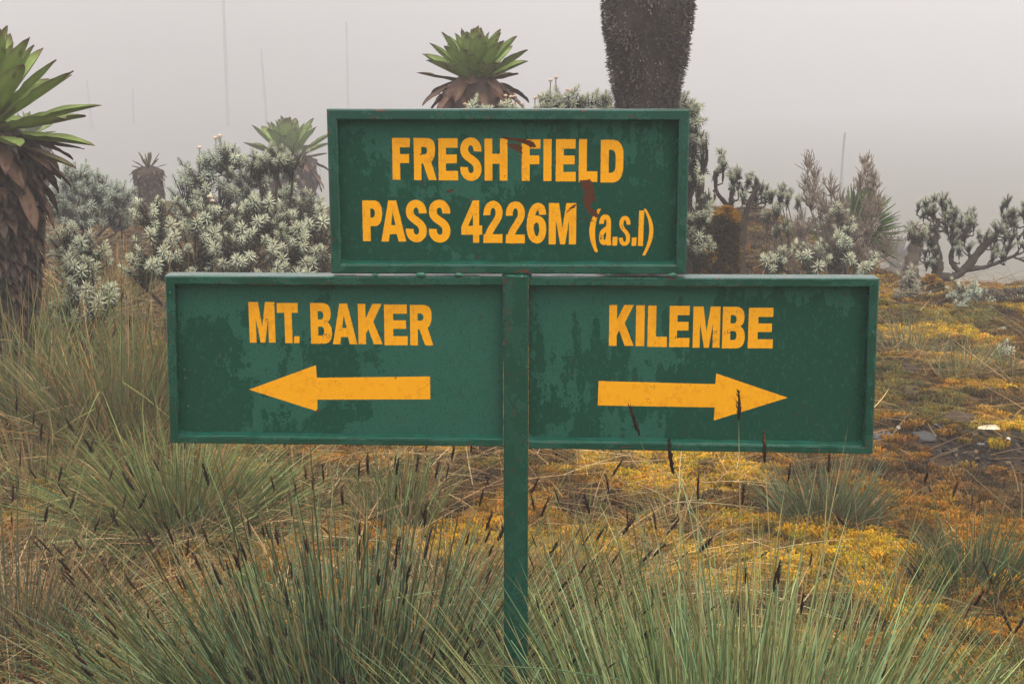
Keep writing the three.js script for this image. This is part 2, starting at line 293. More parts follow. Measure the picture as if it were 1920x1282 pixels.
// where rain has soaked the chalky paint darker: >0 soaked; u,v run 0..1 from the lower left of each board
const SOAK = {
  upper: (u, v) => 0.42 - 0.75 * v + 0.35 * u + 0.5 * sst(0.12 - u, 0, 0.1) - 0.25 * sst(0.35 - Math.abs(u - 0.4), 0, 0.3) * sst(0.25 - v, 0, 0.2) - 0.2 * sst(0.5 - u, 0, .4) * sst(.35 - Math.abs(v - .55), 0, .3),
  left: (u, v) => 0.5 * sst(0.2 - u, 0, 0.12) * sst(0.85 - v, 0, 0.2) + 0.42 * Math.exp(-((u - 0.5) ** 2 / 0.02 + (v - 0.42) ** 2 / 0.03)) + 0.3 * Math.exp(-((u - 0.42) ** 2 / 0.06 + (v - 0.08) ** 2 / 0.01)) - 0.32 * sst(u, 0.55, 0.75) - 0.06 - 0.2 * sst(v, 0.75, 0.95),
  right: (u, v) => -0.14 + 0.75 * sst(u, 0.33, 0.56) + 0.5 * sst(0.06 - u, 0, 0.05) - 0.75 * sst(v, 0.7, 1.0) + 0.25 * sst(0.13 - Math.abs(u - 0.24), 0, 0.05) * (1 - v),
};
const DARKPAINT = [0.0025, 0.043, 0.025], PALEPAINT = [0.014, 0.080, 0.054], RUSTC = [0.072, 0.024, 0.011];
const toS = (c) => { c = clamp(c); return Math.round(255 * (c <= 0.0031308 ? c * 12.92 : 1.055 * Math.pow(c, 1 / 2.4) - 0.055)); };
function boardTextures(key, x0, x1, y0, y1, seedX) {
  const W = 1900, H = Math.round(W * (y1 - y0) / (x1 - x0)), k = W / (x1 - x0);
  const paint = (fn) => { const cv = document.createElement('canvas'); cv.width = W; cv.height = H; const c = cv.getContext('2d'); c.fillStyle = '#000'; c.fillRect(0, 0, W, H); c.fillStyle = c.strokeStyle = '#fff'; fn(c); return c.getImageData(0, 0, W, H).data; };
  const path = (c, list) => { for (const s of list) { let m = '', i = 0, first = true; while (i < s.length) { if (typeof s[i] === 'string') { m = s[i++]; continue; } if (m === 'C') { c.bezierCurveTo(s[i], s[i + 1], s[i + 2], s[i + 3], s[i + 4], s[i + 5]); i += 6; } else { if (first) c.moveTo(s[i], s[i + 1]); else c.lineTo(s[i], s[i + 1]); first = false; i += 2; } } } };
  const poly = (c, s) => { c.beginPath(); for (let i = 0; i < s.length; i += 2) c[i ? 'lineTo' : 'moveTo']((s[i] - x0) * k, (y1 - s[i + 1]) * k); c.closePath(); c.fill(); };
  const letters = paint((c) => {
    for (const [ch, a, b, t, u] of TEXT[key]) {
      const gl = GLYPH[ch], w = (b - a) * k, h = (t - u) * k;
      c.save(); c.translate((a - x0) * k, (y1 - t) * k);
      if (gl.p || gl.b) { c.save(); c.scale(w, h); c.beginPath(); for (const s of gl.p || []) { for (let i = 0; i < s.length; i += 2) c[i ? 'lineTo' : 'moveTo'](s[i], s[i + 1]); c.closePath(); } for (const s of gl.b || []) { path(c, [s]); c.closePath(); } c.fill('evenodd'); c.restore(); }
      if (gl.s) { c.scale(w, w); c.lineWidth = gl.w; c.lineJoin = 'round'; for (const s of gl.s(h / w)) { c.beginPath(); path(c, [s]); c.stroke(); } }
      c.restore();
    }
    for (const s of SHAPES[key]) poly(c, s);
  });
  const rust = paint((c) => { for (const s of RUSTY[key]) poly(c, s); });
  const col = new Uint8Array(W * H * 4), rough = new Uint8Array(W * H * 4), bump = new Uint8Array(W * H * 4);
  for (let r = 0; r < H; r++) for (let i = 0; i < W; i++) {
    const X = i / k + seedX, Y = r / k, o = ((H - 1 - r) * W + i) * 4, u = i / W, v = 1 - r / H;
    const jx = Math.round(i + 7 * (vn(X * 0.35, Y * 0.35) - 0.5) + 3 * (vn(X * 1.1, Y * 1.1 + 9) - 0.5)), jy = Math.round(r + 7 * (vn(X * 0.35 + 50, Y * 0.35) - 0.5) + 3 * (vn(X * 1.1 + 33, Y * 1.1) - 0.5));
    const lx = Math.round(i + 1.6 * (vn(X * 0.3, Y * 0.3 + 70) - 0.5)), ly = Math.round(r + 1.6 * (vn(X * 0.3 + 90, Y * 0.3) - 0.5));
    const rs = jx >= 0 && jy >= 0 && jx < W && jy < H ? rust[(jy * W + jx) * 4] / 255 : 0, lt = lx >= 0 && ly >= 0 && lx < W && ly < H ? letters[(ly * W + lx) * 4] / 255 : 0;
    // soaked patches with a crisp, ragged edge, and runs below the upper rail
    const big = fbm(X * 0.016, Y * 0.014, 3), mid = fbm(X * 0.06 + 5, Y * 0.05, 3), fine = fbm(X * 0.3, Y * 0.3, 2), run = fbm(X * 0.075 + 60, Y * 0.010, 3);
    let f = SOAK[key](u, v) + 1.1 * (big - 0.5) + 0.75 * (mid - 0.5) + 0.28 * (fine - 0.5) + (key === 'right' ? 1.5 : key === 'upper' ? 0.8 : 0.5) * (run - 0.5) * (0.35 + 0.65 * v);
    let soak = sst(f, -0.012, 0.03);
    const speck = vn(X * 1.1 + 7, Y * 0.7) * vn(X * 0.45, Y * 0.32 + 3); if (speck > 0.44) soak = Math.max(soak, sst(speck, 0.44, 0.52) * 0.85);
    const g2 = 0.78 + 0.44 * vn(X * 1.7, Y * 1.7) + 0.12 * (mid - 0.5);
    let c = mixc(PALEPAINT, DARKPAINT, soak * (0.86 + 0.14 * fine)); c = [c[0] * g2, c[1] * g2, c[2] * g2];
    const light = fbm(X * 0.22 + 40, Y * 0.13, 2); if (soak > 0.5 && light > 0.66) c = mixc(c, PALEPAINT, sst(light, 0.66, 0.8) * 0.55);
    let ro = lerp(0.62, 0.46, soak), bu = 128 + 26 * (vn(X * 1.6, Y * 1.6) - 0.5) + 20 * (vn(X * 0.5, Y * 0.5) - 0.5);
    if (lt > 0.02) {
      const ov = fbm(X * 0.11 + 12, Y * 0.09 + 4, 3), y2 = vn(X * 1.5, Y * 1.5 + 8);
      let yc = mixc([0.70, 0.31, 0.001], [0.60, 0.24, 0.001], sst(ov, 0.56, 0.75) * 0.6); yc = mixc(yc, [0.80, 0.38, 0.004], sst(fbm(X * 0.5, Y * 0.4, 2), 0.68, 0.85) * 0.7);
      yc = [yc[0] * (0.93 + 0.14 * y2), yc[1] * (0.93 + 0.14 * y2), yc[2]];
      const edge = lt < 0.98 ? 0 : 1; if (!edge && vn(X * 0.4, Y * 0.4 + 2) > 0.5) yc = mixc(yc, [0.75, 0.55, 0.32], 0.5);
      c = mixc(c, yc, lt); ro = lerp(ro, 0.5, lt); bu += 40 * lt;
    }
    if (rs > 0.3) { const rv = 0.7 + 0.6 * vn(X * 0.9, Y * 0.9); c = [RUSTC[0] * rv, RUSTC[1] * rv, RUSTC[2] * rv]; ro = 0.85; bu = 95 + 50 * vn(X * 1.2, Y * 1.2); }
    else if (lt > 0.5) { // fine cracks in the yellow film
      const cr = Math.abs(fbm(X * 0.06 + 3, Y * 0.08, 3) - 0.5), where = fbm(X * 0.02 + 8, Y * 0.02, 2); if (cr < 0.004 && where > 0.55) c = [0.2, 0.07, 0.01];
    }
    const dot = hash(Math.floor(X / 9), Math.floor(Y / 9)); if (dot > 0.988 && vn(X * 0.8, Y * 0.8) > 0.72) c = [0.06, 0.02, 0.012];
    col.set([toS(c[0]), toS(c[1]), toS(c[2]), 255], o); const q = Math.round(255 * ro); rough.set([q, q, q, 255], o); bump.set([bu, bu, bu, 255], o);
  }
  const tex = (d, srgb) => { const t = new THREE.DataTexture(d, W, H); t.magFilter = t.minFilter = THREE.LinearFilter; if (srgb) t.colorSpace = THREE.SRGBColorSpace; t.needsUpdate = true; return t; };
  return new THREE.MeshPhysicalMaterial({ specularIntensity: 0.35, map: tex(col, true), roughnessMap: tex(rough), roughness: 1, bumpMap: tex(bump), bumpScale: 0.0012, side: THREE.DoubleSide });
}
function railTexture(post) {
  const W = 1024, H = 256, col = new Uint8Array(W * H * 4), ro = new Uint8Array(W * H * 4);
  for (let r = 0; r < H; r++) for (let i = 0; i < W; i++) {
    const X = i * (post ? 1.41 : 0.6), Y = r * (post ? 0.72 : 0.6), f = fbm(X * 0.03, Y * 0.05, 4) - 0.5 + 0.35 * (fbm(X * 0.3, Y * 0.3, 2) - 0.5), soak = sst(f, -0.16, 0.14), g = 0.85 + 0.3 * vn(X * 1.5, Y * 1.5);
    let c = mixc([0.0055, 0.058, 0.038], [0.003, 0.044, 0.028], post ? 0.3 + soak * 0.45 : soak); c = [c[0] * g, c[1] * g, c[2] * g];
    if (fbm(X * 0.09 + 77, Y * 0.2 + 9, 4) > 0.755) c = [0.09 * g, 0.028 * g, 0.014 * g];
    if (post) { // bare rusty edge and chips along the left arris of the post
      const h = i / W * 1447 - 250, e = r / H, w = (0.012 + 0.012 * fbm(X * 0.03, 3, 3)) * (h > 700 && h < 1010 ? 1 : 0);
      if (Math.abs(e - 0.489) < w * (0.6 + 0.8 * vn(X * 0.2, Y * 0.5)) || (h > 760 && h < 1150 && e > 0.30 && e < 0.49 && fbm(X * 0.16 + 5, Y * 0.3, 2) > 0.83)) c = [0.12 * g, 0.034 * g, 0.016 * g];
    }
    col.set([toS(c[0]), toS(c[1]), toS(c[2]), 255], (r * W + i) * 4); const q = 255 * lerp(0.30, 0.16, soak); ro.set([q, q, q, 255], (r * W + i) * 4);
  }
  const tex = (d, s) => { const t = new THREE.DataTexture(d, W, H); t.wrapS = t.wrapT = THREE.RepeatWrapping; t.magFilter = t.minFilter = THREE.LinearFilter; if (s) t.colorSpace = THREE.SRGBColorSpace; t.needsUpdate = true; return t; };
  return new THREE.MeshPhysicalMaterial({ map: tex(col, true), roughnessMap: tex(ro), roughness: 1, specularIntensity: 0.7, side: THREE.DoubleSide });
}
const railMat = railTexture(), postMat = railTexture(true), weldMat = mat({ roughness: 0.32, specularIntensity: 0.8 }), boltMat = mat({ roughness: 0.45 });
{
  srand(5);
  const sign = thing('trail_sign', 'green metal signpost with yellow lettering on three framed boards', 'signpost', V(0, 0, 0));
  const BACK = -0.046, PANEL = -0.024;
  // mitred rail from outer edge a-b to inner edge a2-b2, as a chamfered bar
  let uOff = 0;
  function rail(name, a, b, a2, b2, parent) {
    const prof = [[0, BACK], [0, -0.0025], [0.13, 0], [0.87, 0], [1, -0.0025], [1, BACK], [0, BACK]], N = 14, pos = [], uv = [], idx = [];
    const len = Math.hypot(b[0] - a[0], b[1] - a[1]) / 1000; uOff += 0.37;
    for (let s = 0; s <= N; s++) {
      const t = s / N, dz = 0.0016 * (vn(s * 0.7 + uOff * 9, 3) - 0.5), wv = s > 0 && s < N ? 0.8 * (vn(s * 0.8, uOff * 13) - 0.5) : 0;
      prof.forEach(([f, z], j) => {
        const ox = lerp(a[0], b[0], t), oy = lerp(a[1], b[1], t), ix = lerp(a2[0], b2[0], t), iy = lerp(a2[1], b2[1], t);
        pos.push((lerp(ox, ix, f) + wv * 0.3) / 1000, (lerp(oy, iy, f) + wv) / 1000, z > BACK ? z + dz : z); uv.push((t * len + uOff) / 0.61, (f * 0.02 - z) / 0.15 + uOff);
      });
    }
    for (let s = 0; s < N; s++) for (let j = 0; j < 6; j++) { const q = s * 7 + j; idx.push(q, q + 1, q + 8, q, q + 8, q + 7); }
    for (const e of [0, N]) { const q = e * 7; for (let j = 1; j < 5; j++) idx.push(q, q + j, q + j + 1); }
    let g = new THREE.BufferGeometry(); g.setAttribute('position', new THREE.Float32BufferAttribute(pos, 3)); g.setAttribute('uv', new THREE.Float32BufferAttribute(uv, 2)); g.setIndex(idx);
    g = g.toNonIndexed(); g.computeVertexNormals();
    return mesh(name, g, railMat, parent);
  }
  function panel(key, q, seedX, parent) {                     // q: TL, TR, BR, BL in mm; a sheet 2 mm thick, a little buckled
    const x0 = Math.min(q[0][0], q[3][0]), x1 = Math.max(q[1][0], q[2][0]), y0 = Math.min(q[2][1], q[3][1]), y1 = Math.max(q[0][1], q[1][1]);
    const NX = 40, NY = 20, pos = [], uv = [], idx = [];
    for (const dz of [0, -0.002]) for (let j = 0; j <= NY; j++) for (let i = 0; i <= NX; i++) {
      const s = i / NX, t = j / NY, x = lerp(lerp(q[0][0], q[1][0], s), lerp(q[3][0], q[2][0], s), t), y = lerp(lerp(q[0][1], q[1][1], s), lerp(q[3][1], q[2][1], s), t);
      const w = 0.0022 * (fbm(x * 0.006 + seedX, y * 0.006, 2) - 0.5) * Math.min(1, 8 * Math.min(s, 1 - s, t, 1 - t));
      pos.push(x / 1000, y / 1000, PANEL + dz + w); uv.push((x - x0) / (x1 - x0), (y - y0) / (y1 - y0));
    }
    const M = (NX + 1) * (NY + 1);
    for (let k = 0; k < 2; k++) for (let j = 0; j < NY; j++) for (let i = 0; i < NX; i++) { const a = k * M + j * (NX + 1) + i; if (k) idx.push(a, a + 1, a + NX + 2, a, a + NX + 2, a + NX + 1); else idx.push(a, a + NX + 1, a + NX + 2, a, a + NX + 2, a + 1); }
    const g = new THREE.BufferGeometry(); g.setAttribute('position', new THREE.Float32BufferAttribute(pos, 3)); g.setAttribute('uv', new THREE.Float32BufferAttribute(uv, 2)); g.setIndex(idx); g.computeVertexNormals();
    return mesh('panel', g, boardTextures(key, x0, x1, y0, y1, seedX), parent);
  }
  function bead(a, b, parent, h = 6, out = 0.022) {           // sealing fillet where the sheet meets the lower rail
    out = 0.017; const g = new GB(), N = 70; let L = [];
    for (let s = 0; s <= N; s++) {
      const t = s / N, x = lerp(a[0], b[0], t) / 1000, y = lerp(a[1], b[1], t) / 1000, hh = (h + 3 * (vn(s * 0.35, a[0]) - 0.5) + (s === 0 || s === N ? 4 : 0)) / 1000, oo = out * (0.85 + 0.3 * vn(s * 0.3 + 9, a[1])), ring = [], c = vary([0.006, 0.066, 0.043], 0.2);
      for (const [zz, yy] of [[PANEL - 0.001, hh], [PANEL + oo * 0.15, hh * 0.9], [PANEL + oo * 0.6, hh * 0.45], [PANEL + oo, 0.0012], [PANEL + oo + 0.0005, -0.001]]) ring.push(g.v(x, y + yy, zz, c));
      if (s) for (let j = 0; j < 4; j++) g.q(L[j], L[j + 1], ring[j + 1], ring[j]); L = ring;
    }
    return g.mesh('weld_bead', weldMat, parent);
  }
  const inset = (q, l, r, t, b) => [[q[0][0] + l, q[0][1] - t], [q[1][0] - r, q[1][1] - t], [q[2][0] - r, q[2][1] + b], [q[3][0] + l, q[3][1] + b]];
  function board(name, key, q, l, r, t, b, sides, seedX) {
    const o = new THREE.Group(); o.name = name; sign.add(o);
    const i = inset(q, l, r, t, b);
    const pq = inset(i, -3, sides.includes('r') ? -3 : 0, -3, -3); if (!sides.includes('l')) pq[0][0] = pq[3][0] = i[0][0];
    panel(key, pq, seedX, o);
    rail('frame_rail', q[0], q[1], i[0], i[1], o);
    rail('frame_rail', q[3], q[2], i[3], i[2], o);
    if (sides.includes('l')) rail('frame_rail', q[0], q[3], i[0], i[3], o);
    if (sides.includes('r')) rail('frame_rail', q[1], q[2], i[1], i[2], o);
    bead(i[3], i[2], o, 4);
    return [o, i];
  }
  const [up] = board('upper_board', 'upper', [[-339, 1505], [325, 1504], [326, 1200], [-338, 1201]], 19, 19, 20, 17, 'lr', 0);
  up.userData.label = 'upper board reading FRESH FIELD PASS 4226M (a.s.l)';
  const [lo, li] = board('arrow_board', 'left', [[-650, 1197], [-17, 1195], [-17, 866], [-656, 873]], 17, 0, 17, 13, 'l', 900);
  lo.userData.label = 'lower board reading MT. BAKER with an arrow pointing left';
  const [ro] = board('arrow_board', 'right', [[32, 1194.5], [688, 1192], [693, 851], [32, 862]], 0, 17, 17, 14, 'r', 1900);
  ro.userData.label = 'lower board reading KILEMBE with an arrow pointing right';
  // the post: a square tube with rounded edges, a welded cap plate on top
  const post = (() => {
    const w = 0.0235, rds = 0.005, pr = [], pos = [], uv = [], idx = [], N = 26;
    for (const [sx, sy, a0] of [[1, 1, 0], [-1, 1, 1], [-1, -1, 2], [1, -1, 3]]) for (let k = 0; k <= 3; k++) { const a = (a0 + k / 3) * Math.PI / 2; pr.push([sx * (w - rds) + Math.cos(a) * rds, sy * (w - rds) + Math.sin(a) * rds]); }
    pr.push(pr[0]);
    let per = 0; const ps = pr.map((p, i) => (i ? per += Math.hypot(p[0] - pr[i - 1][0], p[1] - pr[i - 1][1]) : 0));
    for (let s = 0; s <= N; s++) { const y = lerp(-0.25, 1.197, s / N); pr.forEach(([x, z], j) => { pos.push(x + 0.0075, y, z - 0.0195 + 0.0008 * (vn(s * 0.6, 4) - 0.5)); uv.push((y + 0.25) / 1.447, ps[j] / per); }); }
    const K = pr.length; for (let s = 0; s < N; s++) for (let j = 0; j + 1 < K; j++) { const a = s * K + j; idx.push(a, a + 1, a + K + 1, a, a + K + 1, a + K); }
    const g = new THREE.BufferGeometry(); g.setAttribute('position', new THREE.Float32BufferAttribute(pos, 3)); g.setAttribute('uv', new THREE.Float32BufferAttribute(uv, 2)); g.setIndex(idx); g.computeVertexNormals();
    return mesh('post', g, postMat, sign);
  })();
  const blob = (x, y, z, sx, sy, sz, c, name, parent) => { const g = new THREE.IcosahedronGeometry(1, 3), p = g.attributes.position, cl = []; for (let i = 0; i < p.count; i++) { const n = 0.8 + 0.4 * vn(p.getX(i) * 2.2 + x * 300, p.getY(i) * 2.2 + p.getZ(i) * 1.7); p.setXYZ(i, p.getX(i) * n * sx, p.getY(i) * n * sy, p.getZ(i) * n * sz); cl.push(c[0], c[1], c[2]); } g.setAttribute('color', new THREE.Float32BufferAttribute(cl, 3)); g.computeVertexNormals(); const m = mesh(name, g, weldMat, parent); m.position.set(x / 1000, y / 1000, z); return m; };
  { // cap over the post: a lump of weld and filler running along the joint
    const g = new GB(), N = 24; let L = null;
    for (let s = 0; s <= N; s++) { const x = lerp(-0.019, 0.037, s / N), e = Math.min(1, 5 * Math.min(s, N - s) / N), ring = [], c = vary([0.006, 0.066, 0.043], 0.2); for (let j = 0; j < 7; j++) { const a = j / 6 * Math.PI, r = (0.0052 + 0.002 * vn(s * 0.5, j * 0.8)) * (0.4 + 0.6 * e); ring.push(g.v(x, 1.1965 + Math.sin(a) * r * 0.9 - 0.001, -0.010 + Math.cos(a) * r * 2.6, c)); } if (L) for (let j = 0; j < 6; j++) g.q(L[j], L[j + 1], ring[j + 1], ring[j]); L = ring; }
    g.mesh('post_cap', weldMat, sign);
  }
  for (const [x, s] of [[-256, 3.2], [-170, 5], [-100, 4], [180, 2.6], [300, 4.5]]) blob(x, 1199, -0.0015, 0.0012 * s * 1.6, 0.0009 * s, 0.0009 * s, [0.02, 0.11, 0.072], 'weld', sign);
  for (const [x, y, p] of [[-641, 1165, 0], [-627, 1012, PANEL], [-626, 995, PANEL], [-623, 940, PANEL], [35, 1140, PANEL], [680, 1090, 0], [684, 960, 0]]) blob(x, y, p + 0.0005, 0.0024, 0.0024, 0.002, [0.02, 0.07, 0.05], 'bolt_head', sign);
}

// ---------------------------------------------------------------- grass tussocks
const GREEN = [0.055, 0.08, 0.015], BLUEG = [0.15, 0.185, 0.055], YELG = [0.17, 0.17, 0.06], TAN = [0.36, 0.24, 0.11], BROWN = [0.15, 0.085, 0.04], HEAD = [0.022, 0.013, 0.010];
const headGeos = [0, 1, 2, 3].map((k) => {                   // dark spindle seed head of overlapping scales, 1 long, base at the origin
  srand(60 + k);
  const g = new GB(), N = 9, KK = 7; let L = null;
  for (let s = 0; s <= N; s++) { const t = s / N, r = 0.055 * Math.pow(Math.sin(Math.PI * Math.pow(t, 0.75) * 0.97 + 0.06), 0.8) * (1 + 0.25 * (s % 2)), ring = []; for (let j = 0; j < KK; j++) { const a = j / KK * 6.28 + s * 0.45, q = r * rr(0.8, 1.2); ring.push(g.v(Math.cos(a) * q + 0.03 * Math.sin(t * 3 + k), t, Math.sin(a) * q, vary(k === 2 && t > 0.6 ? [0.10, 0.045, 0.02] : HEAD, 0.5))); } if (L) for (let j = 0; j < KK; j++) g.q(L[j], L[(j + 1) % KK], ring[(j + 1) % KK], ring[j]); L = ring; }
  for (let i = 0; i < 26; i++) { const t = rr(0.05, 0.95), a = R() * 6.28, r = 0.06 * Math.sin(Math.PI * t), d = V(Math.cos(a) * 0.5, 1, Math.sin(a) * 0.5).normalize(); blade(g, V(Math.cos(a) * r * 0.6, t - 0.05, Math.sin(a) * r * 0.6), d, rr(0.12, 0.2), 0.018, 0, vary(HEAD, 0.4), k === 2 || k === 1 ? [0.16, 0.08, 0.035] : vary([0.05, 0.025, 0.015], 0.4), 2, 2, 0.1); }
  return g.geo();
});
const QA = new THREE.Quaternion();
function tussock(label, o) {
  srand(o.seed);
  const base = o.pos || onGround(o.px, o.d); if (o.up) base.y += o.up;
  if (o.d > 4) o.w *= 1.35;
  const th = thing(o.name || 'grass_tussock', label, o.cat || 'grass tussock', base, o.group);
  const g = new GB(), dry = new GB(), rad = o.rad, tops = [], lean = o.lean || [0, 0];
  for (let i = 0; i < o.n; i++) {
    const a = R() * 6.2832, q = Math.pow(R(), 0.62), x = Math.cos(a) * q * rad, z = Math.sin(a) * q * rad * 0.8;
    const dryB = R() < o.dry, sp = (q * o.spread + Math.abs(gauss()) * 0.16) * (dryB ? 1.25 : 1);
    const d = V(Math.cos(a) * sp + gauss() * 0.24 + lean[0], 1, Math.sin(a) * sp + gauss() * 0.24 + lean[1]).normalize();
    const L = o.h * rr(o.lmin ?? 0.32, 1.0) * (1 - 0.18 * q) * (R() < 0.1 ? 1.15 : 1), p = V(x, ground(base.x + x, base.z + z) - base.y - 0.03, z);
    const c0 = dryB ? vary(mixc(TAN, BROWN, R() * 0.9), 0.35) : vary(mixc(o.c || GREEN, o.c2 || BLUEG, R()), 0.42);
    const c1 = R() < (o.tan ?? 0.3) ? vary(TAN, 0.35) : (R() < 0.35 ? vary(BROWN, 0.4) : c0);
    if (dryB && R() < 0.35) d.set(d.x + gauss() * 0.9, 0.7, d.z + gauss() * 0.9).normalize();
    if (R() < (o.broken ?? 0.09)) {                            // snapped or folded over part-way up
      const [e, de] = blade(dryB ? dry : g, p, d, L * rr(0.4, 0.65), o.w * rr(0.7, 1.2), 0.05, c0, c0, 3, o.k || 2, 0.05, 2, 0.15);
      blade(dryB ? dry : g, e, V(de.x + gauss() * 1.1, rr(-0.9, 0.3), de.z + gauss() * 1.1).normalize(), L * rr(0.25, 0.5), o.w * rr(0.6, 0.9), 0.15, c0, c1, 3, o.k || 2, 0.1, 0.5);
      continue;
    }
    blade(dryB ? dry : g, p, d, L * (dryB ? 0.9 : 1), o.w * rr(0.65, 1.25), (dryB ? 0.34 : 0.2) * sp + rr(0, 0.12), c0, c1, o.segs || 5, o.k || 2, R() < 0.15 ? 0.3 : 0.09, o.tipAt ?? 0.72, 0.75);
  }
  for (let i = 0; i < (o.heads || 0); i++) {
    const a = R() * 6.2832, q = Math.pow(R(), 0.6), x = Math.cos(a) * q * rad * 0.9, z = Math.sin(a) * q * rad * 0.7, sp = q * o.spread * 0.85;
    const d = V(Math.cos(a) * sp + gauss() * 0.12 + lean[0], 1, Math.sin(a) * sp + gauss() * 0.12 + lean[1]).normalize();
    tops.push(blade(g, V(x, ground(base.x + x, base.z + z) - base.y - 0.03, z), d, o.h * rr(0.55, 1.02) * (R() < 0.12 ? 1.15 : 1), o.w * 0.95, 0.14 * sp, vary(o.c || GREEN, 0.2), vary(mixc(BROWN, YELG, R()), 0.2), 6, o.k || 2, 0.04, 0.5, 0.4));
  }
  for (const [tip, d] of o.stalks || []) {                     // single tall stalks placed one by one
    const b = V(rr(-0.5, 0.5) * rad, -0.03, rr(-0.4, 0.4) * rad), e = tip.clone().sub(base), dd = e.clone().sub(b);
    tops.push(blade(g, b, dd.clone().normalize(), dd.length(), o.w * 0.8, 0.0, vary(YELG, 0.2), vary(mixc(TAN, YELG, 0.5), 0.2), 8, 3, 0.002, 0.3, 0.4));
  }
  g.mesh('green_blades', leafMat, th, true); if (dry.i.length) dry.mesh('dry_blades', dryMat, th, true);
  tops.forEach(([tip, d], i) => {
    const long = i >= (o.heads || 0), s = (o.headL || 0.05) * rr(0.75, 1.35) * (long ? 1.5 : 1), m = mesh('seed_head', headGeos[i % 4], headMat, th);
    m.position.copy(tip).addScaledVector(d, -s * 0.15); m.quaternion.setFromUnitVectors(UP, d).multiply(QA.setFromAxisAngle(UP, R() * 6.28)); const sl = (long ? 0.8 : base.z < -1.6 ? 0.55 : 0.9) * rr(0.7, 1.25); m.scale.set(s * sl, s, s * sl);
  });
  return th;
}
const S = (px, py, d) => [at(px, py, d)];
tussock('big grey-green tussock with many black seed heads just to the left of the post foot', { seed: 101, tan: 0.15, px: 640, d: 2.95, rad: 0.36, h: 0.86, n: 4200, lmin: 0.34, spread: 0.95, dry: 0.24, w: 0.0023, k: 3, segs: 6, heads: 210, headL: 0.042, c: [0.02, 0.045, 0.014], c2: [0.23, 0.31, 0.145] });
tussock('big pale green tussock right of the post with long stalks rising before the arrow', { seed: 102, tan: 0.15, px: 1400, d: 2.38, rad: 0.34, h: 0.99, n: 4600, lmin: 0.5, spread: 0.85, dry: 0.13, w: 0.0025, k: 3, segs: 6, heads: 60, headL: 0.036, c: [0.045, 0.085, 0.02], c2: [0.31, 0.39, 0.17], stalks: [S(1384, 780, 2.35), S(1197, 810, 2.4), S(1436, 860, 2.4), S(1556, 880, 2.45), S(1262, 880, 2.4), S(1310, 930, 2.4)] });
tussock('low dark green tussock at the bottom left, half under straw', { seed: 103, px: 290, d: 3.0, rad: 0.26, h: 0.62, n: 1300, spread: 1.0, dry: 0.4, w: 0.0017, k: 3, heads: 8, headL: 0.04 });
tussock('dark reddish tussock cut by the left edge, low in the foreground', { seed: 104, px: 0, d: 3.5, rad: 0.17, h: 0.72, n: 700, spread: 0.75, dry: 0.4, w: 0.0017, heads: 30, headL: 0.05, c: [0.08, 0.09, 0.05], c2: [0.12, 0.10, 0.055] });
tussock('broad spreading green tussock rising from golden moss below the left end of the sign', { seed: 105, px: 330, d: 4.55, rad: 0.28, h: 0.66, n: 2300, spread: 1.25, dry: 0.3, w: 0.0017, heads: 18, headL: 0.042, c: [0.06, 0.085, 0.018], c2: [0.19, 0.23, 0.085] });
tussock('tall straw-streaked tussock left of the sign, nearest the left edge', { seed: 106, px: 60, d: 5.6, rad: 0.30, h: 0.98, n: 1200, spread: 0.8, dry: 0.55, w: 0.0018, heads: 18, headL: 0.04, lean: [0.1, 0], c: [0.10, 0.12, 0.05] });
tussock('tallest grey-green tussock close to the left end of the sign', { seed: 107, px: 225, d: 5.35, rad: 0.22, h: 0.98, n: 1250, spread: 0.6, dry: 0.5, c: [0.10, 0.10, 0.028], c2: [0.13, 0.16, 0.065], w: 0.0019, heads: 30, headL: 0.042 });
tussock('tall green tussock partly behind the left end of the sign', { seed: 108, px: 335, d: 6.0, rad: 0.22, h: 0.85, n: 1000, spread: 0.65, dry: 0.45, c: [0.10, 0.10, 0.028], c2: [0.13, 0.16, 0.065], w: 0.0019, heads: 12, headL: 0.042 });
tussock('olive tussock on the golden bank at the far left, behind the taller ones', { seed: 119, px: 120, d: 6.9, rad: 0.25, h: 0.75, n: 700, spread: 0.6, dry: 0.45, w: 0.003, c: [0.10, 0.13, 0.05] });
tussock('small upright tussock seen under the MT. BAKER board', { seed: 109, px: 748, d: 4.7, rad: 0.10, h: 0.52, n: 380, spread: 0.45, dry: 0.3, w: 0.0015, heads: 8, headL: 0.05, c: [0.10, 0.11, 0.05] });
tussock('rounded green tussock under the right end of the sign', { seed: 110, px: 1552, d: 4.75, rad: 0.15, h: 0.42, n: 900, spread: 0.7, dry: 0.15, w: 0.0014, c: [0.085, 0.11, 0.045], c2: [0.12, 0.14, 0.07], heads: 6, headL: 0.045 });
tussock('dark green tussock on rusty moss near the right edge', { seed: 111, px: 1835, d: 4.15, rad: 0.14, h: 0.40, n: 750, spread: 0.75, dry: 0.15, w: 0.0014, c: [0.05, 0.075, 0.025], c2: [0.08, 0.10, 0.04], heads: 5, headL: 0.045 });
tussock('leaning blades of a tussock at the bottom right corner', { seed: 112, px: 1990, d: 2.9, rad: 0.22, h: 0.66, n: 1100, spread: 0.8, dry: 0.3, w: 0.0018, k: 3, heads: 8, headL: 0.05, lean: [-0.75, 0] });
tussock('thin pale tussock on the bank, the middle one of three beyond the sign', { seed: 113, px: 1792, d: 7.0, rad: 0.10, h: 0.42, n: 240, spread: 0.6, dry: 0.35, w: 0.0015, c: [0.14, 0.16, 0.09] });
tussock('thin pale tussock on the bank just past the right end of the sign', { seed: 114, px: 1690, d: 7.6, rad: 0.13, h: 0.40, n: 260, spread: 0.7, dry: 0.4, w: 0.0016, c: [0.15, 0.17, 0.10] });
